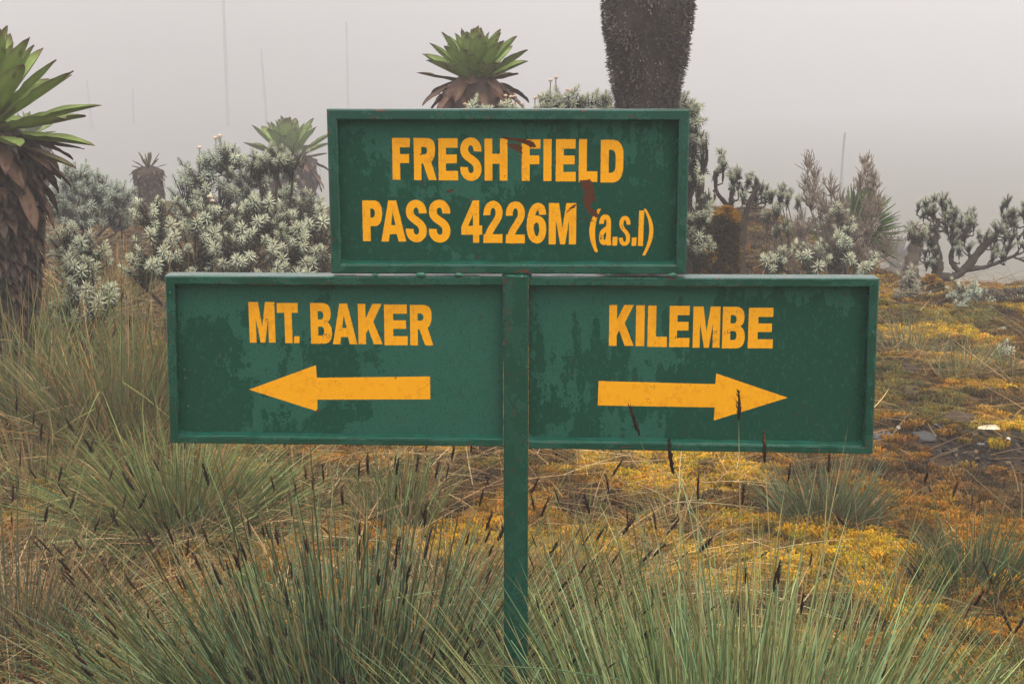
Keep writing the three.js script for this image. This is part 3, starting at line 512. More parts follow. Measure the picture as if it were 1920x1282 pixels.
tussock('thin pale tussock on the bank at the right edge', { seed: 115, px: 1885, d: 7.0, rad: 0.10, h: 0.36, n: 200, spread: 0.6, dry: 0.4, w: 0.0015, c: [0.14, 0.16, 0.09] });
tussock('straw-coloured tussock just right of the post, under the KILEMBE board', { seed: 116, px: 1060, d: 4.0, rad: 0.17, h: 0.52, n: 850, spread: 0.9, dry: 0.78, w: 0.0017, heads: 3, headL: 0.04 });
tussock('straw-coloured tussock left of the post behind the big grey-green one', { seed: 117, px: 860, d: 4.0, rad: 0.2, h: 0.5, n: 900, spread: 0.95, dry: 0.8, w: 0.0015, heads: 4, headL: 0.04 });
tussock('matted straw tussock at the left, between two green ones', { seed: 118, px: 130, d: 3.7, rad: 0.24, h: 0.48, n: 800, spread: 1.2, dry: 0.8, w: 0.0015, heads: 6, headL: 0.045 });
tussock('foggy straw tussock in front of the small withered groundsel', { seed: 120, px: 235, d: 9.0, rad: 0.3, h: 0.7, n: 520, spread: 0.4, dry: 0.8, w: 0.003 });
tussock('low tussock of dead stems right of the post at the bottom of the frame', { seed: 121, px: 1110, d: 3.2, rad: 0.2, h: 0.42, n: 600, spread: 1.0, dry: 0.6, w: 0.0015, heads: 6, headL: 0.045 });
tussock('flattened straw tussock under the arrow of the KILEMBE board', { seed: 123, px: 1270, d: 4.6, rad: 0.2, h: 0.36, n: 620, spread: 1.4, dry: 0.85, w: 0.0015 });
tussock('straw tussock under the head of the MT. BAKER arrow', { seed: 124, px: 560, d: 4.9, rad: 0.2, h: 0.42, n: 620, spread: 1.2, dry: 0.8, w: 0.0015, heads: 3, headL: 0.04 });
tussock('shaggy straw tussock mounded against golden moss at the left edge, below the tallest ones', { seed: 125, px: 60, d: 4.9, rad: 0.26, h: 0.55, n: 1000, spread: 0.95, dry: 0.7, w: 0.0016, heads: 8, headL: 0.04, c: [0.10, 0.10, 0.028], c2: [0.15, 0.17, 0.06] });
tussock('olive and straw tussock at the lower left corner of the MT. BAKER board', { seed: 126, px: 290, d: 5.1, rad: 0.18, h: 0.5, n: 500, spread: 0.75, dry: 0.55, w: 0.0016, heads: 8, headL: 0.04, c: [0.10, 0.10, 0.028], c2: [0.15, 0.17, 0.06] });
tussock('tangled olive tussock to the right of the post, behind the big pale green one', { seed: 127, px: 1190, d: 3.5, rad: 0.26, h: 0.5, n: 1100, spread: 1.0, dry: 0.55, w: 0.0017, heads: 5, headL: 0.04 });
tussock('straw tussock between the dark green one and the rounded green one', { seed: 122, px: 1690, d: 4.0, rad: 0.18, h: 0.35, n: 480, spread: 1.2, dry: 0.7, w: 0.0014 });

// ---------------------------------------------------------------- everlasting shrubs: woody stems, twigs, silvery star shoots
function shootGeo(s, n, top, skirtN, skirtLen, skirtC, lowC) {
  srand(s); const g = new GB();
  const leaf = (y0, el, az, L, w, c, c1) => {
    const dx = Math.cos(el) * Math.cos(az), dy = Math.sin(el), dz = Math.cos(el) * Math.sin(az), sx = -Math.sin(az), sz = Math.cos(az), ux = -Math.sin(el) * Math.cos(az), uy = Math.cos(el), uz = -Math.sin(el) * Math.sin(az);
    const P = (t, s2, k) => [dx * L * t + sx * s2 * w + ux * k * w, y0 + dy * L * t + uy * k * w - 0.12 * L * t * t * (el < 0.5 ? 1 : 0.2), dz * L * t + sz * s2 * w + uz * k * w];
    const b = g.v(...P(0, 0, 0), c), l = g.v(...P(0.5, -1, 0.35), c), m = g.v(...P(0.5, 0, -0.1), c), r = g.v(...P(0.5, 1, 0.35), c), e = g.v(...P(1, 0, 0.3), c1);
    g.t(b, l, m); g.t(b, m, r); g.t(l, e, m); g.t(m, e, r);
  };
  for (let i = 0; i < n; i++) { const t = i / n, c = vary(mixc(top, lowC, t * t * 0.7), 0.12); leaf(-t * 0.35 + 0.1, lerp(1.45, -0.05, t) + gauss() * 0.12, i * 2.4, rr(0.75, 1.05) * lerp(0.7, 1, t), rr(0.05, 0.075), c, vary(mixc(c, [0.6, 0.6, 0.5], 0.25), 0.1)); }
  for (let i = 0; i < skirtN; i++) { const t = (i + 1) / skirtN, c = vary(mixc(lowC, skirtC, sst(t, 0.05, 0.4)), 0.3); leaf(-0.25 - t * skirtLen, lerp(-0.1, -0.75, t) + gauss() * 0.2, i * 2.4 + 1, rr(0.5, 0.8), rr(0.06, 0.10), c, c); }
  return g.geo();
}
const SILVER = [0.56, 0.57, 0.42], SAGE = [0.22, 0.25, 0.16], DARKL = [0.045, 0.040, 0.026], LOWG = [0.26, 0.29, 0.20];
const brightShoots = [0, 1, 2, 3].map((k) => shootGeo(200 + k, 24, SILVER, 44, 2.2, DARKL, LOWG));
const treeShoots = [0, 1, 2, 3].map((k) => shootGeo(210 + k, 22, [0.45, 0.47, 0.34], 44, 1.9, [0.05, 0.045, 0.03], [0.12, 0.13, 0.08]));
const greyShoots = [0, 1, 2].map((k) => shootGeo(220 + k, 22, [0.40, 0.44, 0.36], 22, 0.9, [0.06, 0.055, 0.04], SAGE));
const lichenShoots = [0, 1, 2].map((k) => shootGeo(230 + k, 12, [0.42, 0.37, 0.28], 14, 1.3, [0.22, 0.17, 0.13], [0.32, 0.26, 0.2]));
const budGeo = (() => { srand(240); const g = new GB(); for (let b = 0; b < 6; b++) { const a = b * 1.05, q = b ? 0.55 : 0, cx = Math.cos(a) * q, cz = Math.sin(a) * q, cy = b ? 0.75 : 1; limb(g, [V(cx * 0.3, 0, cz * 0.3), V(cx, cy - 0.3, cz)], [0.05, 0.05], [0.2, 0.2, 0.14], 4, 0.1, false); const c = R() < 0.5 ? [0.66, 0.53, 0.38] : [0.60, 0.42, 0.32]; limb(g, [V(cx, cy - 0.35, cz), V(cx, cy - 0.2, cz), V(cx, cy, cz), V(cx * 1.03, cy + 0.22, cz * 1.03), V(cx, cy + 0.3, cz)], [0.1, 0.26, 0.3, 0.2, 0.05], c, 8, 0.08); } return g.geo(); })();
const Z1 = V(0, 0, 0);
function shrub(label, o) {
  srand(o.seed);
  const base = o.base ? at(...o.base) : onGround(o.px, o.d); if (o.base && !o.keepY) base.y = ground(base.x, base.z);
  const th = thing(o.name || 'everlasting_shrub', label, o.cat || 'shrub', base, o.group), wood = new GB(), hidden = [], twigC = o.wood || [0.055, 0.042, 0.034], shoots = o.shoots;
  let parts = 0;
  const addShoot = (p, d, s) => {
    const ge = shoots[Math.floor(R() * shoots.length)], q = new THREE.Quaternion().setFromUnitVectors(UP, d).multiply(QA.setFromAxisAngle(UP, R() * 6.28));
    if (parts < (o.parts || 0) && p.z > (o.zPart ?? -1e9)) { const m = mesh('leaf_rosette', ge, leafMat, th); m.position.copy(p); m.quaternion.copy(q); m.scale.setScalar(s); parts++; }
    else hidden.push([ge, new THREE.Matrix4().compose(p, q, V(s, s, s))]);
  };
  const joints = (o.trunk || []).map(([px, py, dd, r]) => [at(px, py, o.d + dd).sub(base), r]);
  const forks = (o.forks || []).map((f) => f.map(([px, py, dd, r]) => [at(px, py, o.d + dd).sub(base), r]));
  const smooth = (js, k) => { const c = new THREE.CatmullRomCurve3(js.map((j) => j[0])), n = js.length * 5; const rad = (t) => { const f = t * (js.length - 1), i = Math.min(js.length - 2, Math.floor(f)); return lerp(js[i][1], js[i + 1][1], f - i); }; const pts = c.getPoints(n); limb(wood, pts, pts.map((_, i) => rad(i / n)), twigC, k, 0.22); return pts; };
  let spine = []; if (joints.length > 1) spine = smooth([[V(0, -0.1, 0), joints[0][1] * 1.2], ...joints], 9);
  for (const f of forks) spine.push(...smooth(f, 7));
  const clumps = o.split ? o.clumps.flatMap(([px, py, rx, ry, n, dz = 0]) => Array.from({ length: o.split }, (_, i) => { const a = i / o.split * 6.28 + R(), q = rr(0.35, 0.75); return [px + Math.cos(a) * rx * q, py + Math.sin(a) * ry * q, rx * 0.5, ry * 0.5, Math.ceil(n / o.split * 1.25), dz + rr(-0.12, 0.12), rr(0.8, 1.2)]; })) : o.clumps;
  for (const [px, py, rx, ry, n, dz = 0, size = 1] of clumps) {
    const C = at(px, py, o.d + dz).sub(base), k = mm(o.d + dz), RX = rx * k, RY = ry * k, RZ = Math.min(RX * 0.9, o.thick || 9);
    const foot = C.clone().add(V(rr(-0.2, 0.2) * RX, -RY * (o.footDrop ?? 0.8), 0));
    let from = V(rr(-1, 1) * 0.06, -0.03, rr(-1, 1) * 0.06);
    if (spine.length) { let best = 1e9; for (const s of spine) { const q = s.distanceTo(foot) + Math.max(0, s.y - foot.y) * 2; if (q < best) { best = q; from = s; } } }
    const sr = o.stemR || 0.014, mid = from.clone().lerp(foot, 0.5).add(V(rr(-0.05, 0.05), spine.length ? -0.03 : 0.0, rr(-0.05, 0.05)));
    limb(wood, curve(from, mid, foot, 7), taper(sr, sr * 0.6, 7), twigC, 6, 0.2);
    for (let i = 0; i < Math.round(n * (o.thin || 1)); i++) {
      const a = R() * 6.28, uy = rr(o.low ?? -0.45, 1), q = Math.sqrt(1 - uy * uy) , rad = rr(0.72, 1.02);
      const tip = V(C.x + Math.cos(a) * q * RX * rad, C.y + uy * RY * rad, C.z + Math.sin(a) * q * RZ * rad);
      const out = tip.clone().sub(C); out.x /= RX; out.y = out.y / RY; out.z /= RZ; out.normalize();
      const dir = V(out.x * (o.splay ?? 0.8), 0.75 + 0.5 * Math.max(0, out.y), out.z * (o.splay ?? 0.8)).add(V(gauss() * 0.15, 0, gauss() * 0.15)).normalize();
      const s0 = foot.clone().lerp(C, R() * 0.5), ctl = tip.clone().addScaledVector(dir, -0.55 * tip.distanceTo(s0));
      const pts = curve(s0, ctl, tip, 5), tr = (o.twigR || 0.0055);
      limb(wood, pts, taper(tr, tr * 0.5, 5), vary(twigC, 0.2), 4, 0.15);
      if (o.bare && R() < o.bare) { for (let b = 0; b < 2; b++) { const e = tip.clone().add(V(gauss() * 0.04, rr(0.02, 0.06), gauss() * 0.04)); limb(wood, [pts[4], tip.clone().lerp(e, 0.5).add(V(gauss() * 0.008, 0, 0)), e], [tr * 0.55, tr * 0.5, tr * 0.3], twigC, 4, 0.2); } continue; }
      const s = (o.size || 0.04) * size * rr(0.6, 1.3);
      addShoot(tip, dir, s);
      if (o.extra) for (let e = 0; e < o.extra; e++) { const t = rr(0.3, 0.9), ii = Math.floor(t * 5), p = pts[ii].clone().lerp(pts[ii + 1], t * 5 - ii), dd = V(gauss(), rr(0.1, 0.9), gauss()).normalize(), pe = p.clone().addScaledVector(dd, s * rr(0.8, 1.8)); limb(wood, [p, pe], [tr * 0.5, tr * 0.3], twigC, 3, 0.1); addShoot(pe, dd.lerp(UP, 0.4).normalize(), s * rr(0.6, 0.9)); }
    }
  }
  for (const [px, py, dd = 0] of o.buds || []) {
    const p = at(px, py, o.d + dd).sub(base), s = o.budS || 0.016, low = p.clone().add(V(rr(-0.02, 0.02), -0.16, 0.0)); limb(wood, [low, low.clone().lerp(p, 0.5).add(V(0.006, 0, 0)), p], [0.004, 0.003, 0.003], [0.2, 0.2, 0.15], 4, 0.1);
    addShoot(low.clone().lerp(p, 0.65), UP.clone(), (o.size || 0.04) * 0.9);
    const m = mesh('flower_head', budGeo, leafMat, th); m.position.copy(p); m.scale.setScalar(s); m.rotation.y = R() * 6;
  }
  wood.mesh(o.trunk ? 'trunk' : 'stems', barkMat, th);
  if (hidden.length) {
    const f = new THREE.Group(); f.name = 'foliage'; f.userData.kind = 'stuff'; th.add(f);
    for (const ge of new Set(hidden.map((h) => h[0]))) { const own = hidden.filter((h) => h[0] === ge), im = new THREE.InstancedMesh(ge, leafMat, own.length); own.forEach((h, i) => im.setMatrixAt(i, h[1])); im.name = 'leaf_rosettes'; im.userData.kind = 'stuff'; im.castShadow = im.receiveShadow = true; f.add(im); }
  }
  return th;
}
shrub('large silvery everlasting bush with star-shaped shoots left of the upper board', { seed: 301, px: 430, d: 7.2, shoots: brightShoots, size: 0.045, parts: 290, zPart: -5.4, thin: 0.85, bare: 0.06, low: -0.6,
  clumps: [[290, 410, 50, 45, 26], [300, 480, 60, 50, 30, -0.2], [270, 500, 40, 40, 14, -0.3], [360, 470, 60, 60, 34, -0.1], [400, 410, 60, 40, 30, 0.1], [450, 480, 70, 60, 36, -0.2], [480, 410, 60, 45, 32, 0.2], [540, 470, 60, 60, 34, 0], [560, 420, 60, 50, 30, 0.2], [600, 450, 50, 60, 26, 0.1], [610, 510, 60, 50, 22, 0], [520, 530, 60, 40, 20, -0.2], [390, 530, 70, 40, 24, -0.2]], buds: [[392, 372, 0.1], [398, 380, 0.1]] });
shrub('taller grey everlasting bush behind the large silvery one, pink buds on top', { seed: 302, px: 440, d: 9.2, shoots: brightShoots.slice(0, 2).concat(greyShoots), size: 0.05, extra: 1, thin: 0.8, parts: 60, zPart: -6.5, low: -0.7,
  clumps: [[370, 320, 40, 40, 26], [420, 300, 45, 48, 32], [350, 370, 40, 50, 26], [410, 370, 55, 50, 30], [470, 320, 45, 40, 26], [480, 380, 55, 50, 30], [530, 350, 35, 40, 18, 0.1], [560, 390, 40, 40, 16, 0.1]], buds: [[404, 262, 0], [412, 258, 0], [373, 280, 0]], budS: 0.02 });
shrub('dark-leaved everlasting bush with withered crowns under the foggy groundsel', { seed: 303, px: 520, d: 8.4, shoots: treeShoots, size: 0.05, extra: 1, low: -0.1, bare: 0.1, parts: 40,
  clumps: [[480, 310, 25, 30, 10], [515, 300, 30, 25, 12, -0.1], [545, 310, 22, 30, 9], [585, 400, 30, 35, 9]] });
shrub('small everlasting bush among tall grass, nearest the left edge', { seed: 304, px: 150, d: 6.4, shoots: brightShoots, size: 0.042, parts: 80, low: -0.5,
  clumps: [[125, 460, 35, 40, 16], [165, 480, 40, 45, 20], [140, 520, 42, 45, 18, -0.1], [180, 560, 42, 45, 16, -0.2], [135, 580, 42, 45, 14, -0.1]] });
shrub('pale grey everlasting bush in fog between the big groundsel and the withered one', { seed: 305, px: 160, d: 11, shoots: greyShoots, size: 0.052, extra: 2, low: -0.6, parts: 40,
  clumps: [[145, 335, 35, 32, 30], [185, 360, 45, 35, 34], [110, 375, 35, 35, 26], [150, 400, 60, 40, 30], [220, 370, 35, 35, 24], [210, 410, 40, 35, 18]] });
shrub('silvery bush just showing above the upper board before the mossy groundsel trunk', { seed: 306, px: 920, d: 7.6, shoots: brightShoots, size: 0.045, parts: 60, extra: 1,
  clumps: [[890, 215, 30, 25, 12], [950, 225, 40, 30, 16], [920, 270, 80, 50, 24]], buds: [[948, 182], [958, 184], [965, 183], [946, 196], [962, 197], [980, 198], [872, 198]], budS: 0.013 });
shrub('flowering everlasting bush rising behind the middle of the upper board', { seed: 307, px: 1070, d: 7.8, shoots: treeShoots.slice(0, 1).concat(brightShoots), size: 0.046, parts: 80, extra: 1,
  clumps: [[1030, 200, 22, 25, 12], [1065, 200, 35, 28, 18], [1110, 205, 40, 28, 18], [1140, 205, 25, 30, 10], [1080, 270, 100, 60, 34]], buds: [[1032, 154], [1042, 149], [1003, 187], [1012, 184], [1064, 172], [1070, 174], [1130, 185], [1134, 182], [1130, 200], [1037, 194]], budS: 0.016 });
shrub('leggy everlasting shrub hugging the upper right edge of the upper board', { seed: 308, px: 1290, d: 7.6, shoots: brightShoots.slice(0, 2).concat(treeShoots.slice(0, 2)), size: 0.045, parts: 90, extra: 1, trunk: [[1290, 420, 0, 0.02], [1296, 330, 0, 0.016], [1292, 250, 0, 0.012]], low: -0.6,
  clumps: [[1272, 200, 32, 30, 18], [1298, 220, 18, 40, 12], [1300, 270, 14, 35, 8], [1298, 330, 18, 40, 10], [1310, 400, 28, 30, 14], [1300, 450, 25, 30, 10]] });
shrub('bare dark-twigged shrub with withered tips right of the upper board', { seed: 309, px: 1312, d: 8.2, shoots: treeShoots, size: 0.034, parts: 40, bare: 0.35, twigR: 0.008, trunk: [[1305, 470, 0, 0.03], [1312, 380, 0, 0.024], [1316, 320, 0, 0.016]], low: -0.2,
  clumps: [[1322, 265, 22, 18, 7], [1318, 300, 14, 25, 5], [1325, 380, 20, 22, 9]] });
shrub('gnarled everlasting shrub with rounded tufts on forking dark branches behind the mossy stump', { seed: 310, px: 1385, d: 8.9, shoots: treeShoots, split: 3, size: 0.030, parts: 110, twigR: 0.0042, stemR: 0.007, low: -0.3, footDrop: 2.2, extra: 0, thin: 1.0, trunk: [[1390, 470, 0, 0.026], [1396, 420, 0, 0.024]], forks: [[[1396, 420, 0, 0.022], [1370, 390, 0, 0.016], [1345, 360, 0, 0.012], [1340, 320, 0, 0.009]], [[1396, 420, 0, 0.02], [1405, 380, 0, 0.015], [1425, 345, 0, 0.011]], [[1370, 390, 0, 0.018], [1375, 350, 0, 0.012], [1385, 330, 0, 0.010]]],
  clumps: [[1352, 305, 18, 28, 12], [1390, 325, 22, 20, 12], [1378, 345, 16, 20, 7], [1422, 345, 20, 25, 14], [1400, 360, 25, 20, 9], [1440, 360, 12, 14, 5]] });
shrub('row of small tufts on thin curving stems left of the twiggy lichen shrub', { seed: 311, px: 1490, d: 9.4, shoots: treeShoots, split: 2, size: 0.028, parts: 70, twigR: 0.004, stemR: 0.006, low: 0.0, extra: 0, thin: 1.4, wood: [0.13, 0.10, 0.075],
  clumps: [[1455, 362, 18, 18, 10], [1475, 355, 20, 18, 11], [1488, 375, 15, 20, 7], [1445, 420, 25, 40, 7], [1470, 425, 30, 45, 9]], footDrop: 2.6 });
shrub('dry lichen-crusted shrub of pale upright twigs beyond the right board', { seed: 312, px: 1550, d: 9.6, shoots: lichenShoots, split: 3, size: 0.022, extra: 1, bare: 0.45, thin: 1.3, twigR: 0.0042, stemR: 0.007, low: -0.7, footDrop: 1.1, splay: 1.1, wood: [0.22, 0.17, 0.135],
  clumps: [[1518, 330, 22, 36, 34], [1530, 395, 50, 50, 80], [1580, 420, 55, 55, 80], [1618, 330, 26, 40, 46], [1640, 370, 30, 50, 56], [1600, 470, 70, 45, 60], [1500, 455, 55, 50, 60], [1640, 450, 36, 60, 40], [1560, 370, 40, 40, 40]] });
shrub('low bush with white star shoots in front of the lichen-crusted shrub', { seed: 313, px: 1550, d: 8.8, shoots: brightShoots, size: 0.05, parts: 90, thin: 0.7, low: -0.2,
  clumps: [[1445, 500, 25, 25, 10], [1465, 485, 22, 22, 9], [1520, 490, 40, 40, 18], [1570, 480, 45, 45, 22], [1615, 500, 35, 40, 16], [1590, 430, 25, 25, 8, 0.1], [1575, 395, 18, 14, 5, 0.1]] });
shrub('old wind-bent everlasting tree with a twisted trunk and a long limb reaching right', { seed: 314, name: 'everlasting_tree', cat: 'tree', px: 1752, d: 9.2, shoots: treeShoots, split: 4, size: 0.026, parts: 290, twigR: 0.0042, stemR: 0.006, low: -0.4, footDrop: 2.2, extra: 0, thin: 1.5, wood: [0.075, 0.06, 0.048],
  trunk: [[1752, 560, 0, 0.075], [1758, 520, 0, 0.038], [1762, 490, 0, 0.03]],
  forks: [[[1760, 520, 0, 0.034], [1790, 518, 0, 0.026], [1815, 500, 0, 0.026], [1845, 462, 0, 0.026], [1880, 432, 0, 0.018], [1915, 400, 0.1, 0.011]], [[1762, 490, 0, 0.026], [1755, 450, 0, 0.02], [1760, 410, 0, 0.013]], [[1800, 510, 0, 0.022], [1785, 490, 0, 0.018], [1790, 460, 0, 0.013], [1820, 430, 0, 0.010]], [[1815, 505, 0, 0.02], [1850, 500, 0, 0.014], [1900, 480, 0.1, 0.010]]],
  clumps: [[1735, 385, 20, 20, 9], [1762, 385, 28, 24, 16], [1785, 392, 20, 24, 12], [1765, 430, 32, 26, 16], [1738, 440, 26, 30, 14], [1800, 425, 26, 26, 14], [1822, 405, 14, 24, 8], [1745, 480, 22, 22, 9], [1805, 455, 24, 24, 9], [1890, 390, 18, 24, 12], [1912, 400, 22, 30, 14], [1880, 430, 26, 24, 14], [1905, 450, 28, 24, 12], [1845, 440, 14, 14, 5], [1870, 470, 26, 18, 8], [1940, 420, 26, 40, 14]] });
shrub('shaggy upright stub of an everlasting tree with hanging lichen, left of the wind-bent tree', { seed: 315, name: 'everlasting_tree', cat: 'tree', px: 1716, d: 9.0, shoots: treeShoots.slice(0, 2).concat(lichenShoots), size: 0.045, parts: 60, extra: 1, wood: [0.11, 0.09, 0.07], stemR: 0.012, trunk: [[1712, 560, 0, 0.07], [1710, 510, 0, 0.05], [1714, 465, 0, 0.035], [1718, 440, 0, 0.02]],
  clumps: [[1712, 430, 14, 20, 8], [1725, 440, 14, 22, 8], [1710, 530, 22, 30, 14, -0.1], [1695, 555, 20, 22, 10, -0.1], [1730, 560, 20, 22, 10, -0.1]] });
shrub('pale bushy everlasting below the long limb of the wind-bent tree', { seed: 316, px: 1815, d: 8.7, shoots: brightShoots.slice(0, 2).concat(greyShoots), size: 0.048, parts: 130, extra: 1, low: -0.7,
  clumps: [[1805, 555, 26, 24, 20], [1825, 565, 30, 28, 22], [1800, 590, 28, 28, 18, -0.1], [1840, 595, 34, 26, 20, -0.1], [1865, 610, 26, 20, 10, -0.1]] });
shrub('small grey everlasting seedling on the bank slope below the pale bush', { seed: 317, px: 1885, d: 7.6, shoots: brightShoots, size: 0.04, parts: 20, clumps: [[1885, 655, 14, 16, 6], [1870, 625, 20, 16, 6, 0.5]] });

// ---------------------------------------------------------------- giant groundsels and lobelias
// a leaf 1 long along y, folded along its midrib, upper face towards +z
function leafGeo(s, wid, bend, cols, edge, tipc, wilt = 0) {
  srand(s); const g = new GB(), N = 18, rows = [];
  const veins = rr(0, 9);
  for (let i = 0; i <= N; i++) {
    const t = i / N, w = wid * (t < 0.62 ? lerp(0.42, 1, Math.pow(t / 0.62, 0.8)) : Math.pow(Math.max(0, 1 - ((t - 0.62) / 0.38) ** 1.7), 0.75)), row = [];
    for (let j = -3; j <= 3; j++) {
      const f = j / 3 * (Math.abs(j) === 3 ? 0.93 + 0.14 * vn(t * 16 + s, j) : 1), spot = vn(t * 23 + s, j * 1.7 + veins) > 0.86, c0 = spot ? mixc(edge, tipc, 0.4) : mixc(cols[0], cols[1], clamp(0.6 * vn(t * 4 + veins, f * 2 + s) + 0.4 * vn(t * 2, j * 3.1 + s))), c = mixc(mixc(c0, edge, Math.abs(f) > 0.85 ? 0.55 : 0), tipc, sst(t, 0.84, 1) * 0.9), mid = j === 0 ? mixc(c, [c[0] * 1.5, c[1] * 1.35, c[2] * 1.4], 0.5) : c;
      row.push(g.v(f * w, t + wilt * rr(-0.01, 0.01), w * 0.55 * f * f + bend * t * t + 0.02 * (vn(t * 5 + s * 3, f * 1.5) - 0.5) + wilt * 0.06 * (vn(t * 4 + s, f * 2 + 4) - 0.5), vary(mid, 0.08)));
    }
    rows.push(row);
  }
  for (let i = 0; i < N; i++) for (let j = 0; j < 6; j++) g.q(rows[i][j], rows[i][j + 1], rows[i + 1][j + 1], rows[i + 1][j]);
  return g.geo();
}
const LG = [[0.12, 0.18, 0.04], [0.23, 0.30, 0.09]], MAROON = [0.085, 0.035, 0.032];
const leavesA = [0, 1, 2, 3].map((k) => leafGeo(400 + k, 0.135 + 0.01 * (k % 2), rr(0.0, 0.14), LG, [0.11, 0.10, 0.05], MAROON));
const leavesOld = [0, 1, 2].map((k) => leafGeo(410 + k, 0.10, 0.10, [[0.15, 0.15, 0.07], [0.10, 0.075, 0.05]], MAROON, MAROON, 0.4));
const leavesDead = [0, 1, 2, 3].map((k) => leafGeo(420 + k, 0.12, -0.16, [[0.10, 0.058, 0.040], [0.16, 0.10, 0.07]], [0.06, 0.035, 0.028], [0.06, 0.03, 0.026], 1));
const leavesThin = [0, 1, 2].map((k) => leafGeo(430 + k, 0.045, 0.12, [[0.07, 0.12, 0.035], [0.11, 0.17, 0.05]], [0.09, 0.13, 0.04], [0.10, 0.09, 0.05]));
const basis = new THREE.Matrix4();
function placeLeaf(name, ge, parent, p, el, az, L, wk = 1, roll = 0, axisQ) {
  const y = V(Math.cos(el) * Math.cos(az), Math.sin(el), Math.cos(el) * Math.sin(az)), z = V(-Math.sin(el) * Math.cos(az), Math.cos(el), -Math.sin(el) * Math.sin(az)), x = V(0, 0, 0).crossVectors(y, z);
  const q = new THREE.Quaternion().setFromRotationMatrix(basis.makeBasis(x, y, z)).multiply(QA.setFromAxisAngle(UP, roll));
  if (axisQ) q.premultiply(axisQ);
  const m = mesh(name, ge, leafMat, parent); m.position.copy(p); m.quaternion.copy(q); m.scale.set(L * wk, L, L * wk); return m;
}
function scales(g, H0, H1, radiusAt, n, L, c0, c1, jut = 0.5, wk = 0.32) {       // old leaf bases clothing a trunk
  for (let i = 0; i < n; i++) {
    const y = lerp(H0, H1, R()), a = R() * 6.28, r = radiusAt(y), l = L * rr(0.6, 1.3), c = vary(mixc(c0, c1, R()), 0.35), dn = rr(-0.95, -0.35), w = l * wk * rr(0.7, 1.2);
    const ca = Math.cos(a), sa = Math.sin(a), P = (t, s) => { const out = r - 0.01 + jut * l * t * (0.55 + 0.2 * Math.abs(s)) , ww = w * s * (1 - 0.75 * t * t); return [ca * out - sa * ww, y + dn * l * t, sa * out + ca * ww]; };
    const A = g.v(...P(0, -1), c), B = g.v(...P(0, 1), c), M = g.v(...P(0.55, -1), c), M2 = g.v(...P(0.55, 0), vary(c, 0.2)), M3 = g.v(...P(0.55, 1), c), T = g.v(...P(1.15, 0), vary(c, 0.25));
    g.t(A, M2, M); g.t(A, B, M2); g.t(B, M3, M2); g.t(M, M2, T); g.t(M2, M3, T);
  }
}
function groundsel(label, o) {
  srand(o.seed);
  const top = at(o.px, o.py, o.d), base = V(top.x + (o.shift || 0), 0, top.z); base.y = o.baseY ?? ground(base.x, base.z);
  const th = thing('giant_groundsel', label, 'giant groundsel', base, o.group), H = top.y - base.y, tilt = new THREE.Quaternion().setFromEuler(new THREE.Euler(o.tilt?.[0] || 0, 0, o.tilt?.[1] || 0));
  const radiusAt = (y) => { const t = clamp(y / H); return o.r * lerp(o.foot ?? 0.75, 1, sst(t, 0, 0.85)) * (t > 0.93 ? lerp(1, 0.45, (t - 0.93) / 0.07) : 1); };
  const tk = new GB(), N = 16, pts = [], rad = []; for (let i = 0; i <= N; i++) { const y = lerp(-0.15, H, i / N); pts.push(V(-(o.shift || 0) * i / N * 0 , y, 0)); rad.push(radiusAt(Math.max(0, y)) * 0.93); }
  limb(tk, pts, rad, o.bark || [0.055, 0.040, 0.030], 14, 0.06); tk.mesh('trunk', barkMat, th);
  const sk = new GB(); scales(sk, 0, H * 0.98, radiusAt, o.scales || 300, o.scaleL || 0.07, o.sc0 || [0.06, 0.04, 0.03], o.sc1 || [0.14, 0.095, 0.065], o.jut ?? 0.5); sk.mesh('old_leaf_bases', barkMat, th, true);
  const C = V(0, H, 0);
  for (let i = 0; i < o.n; i++) { const t = Math.pow((i + 0.5) / o.n, o.pow || 0.8), el = lerp(1.5, o.minEl ?? -0.15, t) + gauss() * 0.07, az = i * 2.39996 + (o.az || 0) + gauss() * 0.1, old = t > (o.oldFrom ?? 0.88), set = o.leaves || leavesA; placeLeaf('leaf', old ? leavesOld[i % 3] : set[i % set.length], th, C.clone().add(V(Math.cos(az) * o.r * 0.3 * t, -0.12 * o.L * t, Math.sin(az) * o.r * 0.3 * t).applyQuaternion(tilt)), el, az, o.L * lerp(0.8, 1, Math.sin(Math.min(1, t * 1.5) * 1.57)) * rr(0.9, 1.08) * (old ? 0.85 : 1), rr(0.9, 1.1) * (o.wk || 1), gauss() * 0.15, tilt); }
  for (let i = 0; i < (o.dead || 0); i++) { const t = (i + 0.5) / o.dead, el = lerp(o.deadEl ?? -0.25, -1.15, t) + gauss() * 0.12, az = i * 2.39996 + 1; placeLeaf('dead_leaf', leavesDead[i % 4], th, C.clone().add(V(Math.cos(az) * o.r * 0.6, -o.L * (0.12 + 0.3 * t), Math.sin(az) * o.r * 0.6)), el, az, o.L * rr(0.6, 0.85) * (o.deadL || 1), rr(0.8, 1.1), gauss() * 0.3); }
  return th;
}
groundsel('big giant groundsel cut by the left edge, green paddle leaves over a shaggy brown trunk', { seed: 501, px: -36, py: 228, d: 6.0, r: 0.23, foot: 0.5, L: 0.46, n: 56, dead: 34, deadL: 0.85, minEl: -0.3, scales: 3200, scaleL: 0.06, jut: 0.75, pow: 1.25, wk: 0.9, sc0: [0.03, 0.022, 0.017], sc1: [0.085, 0.06, 0.043], tilt: [0, -0.12], az: 0.3 });
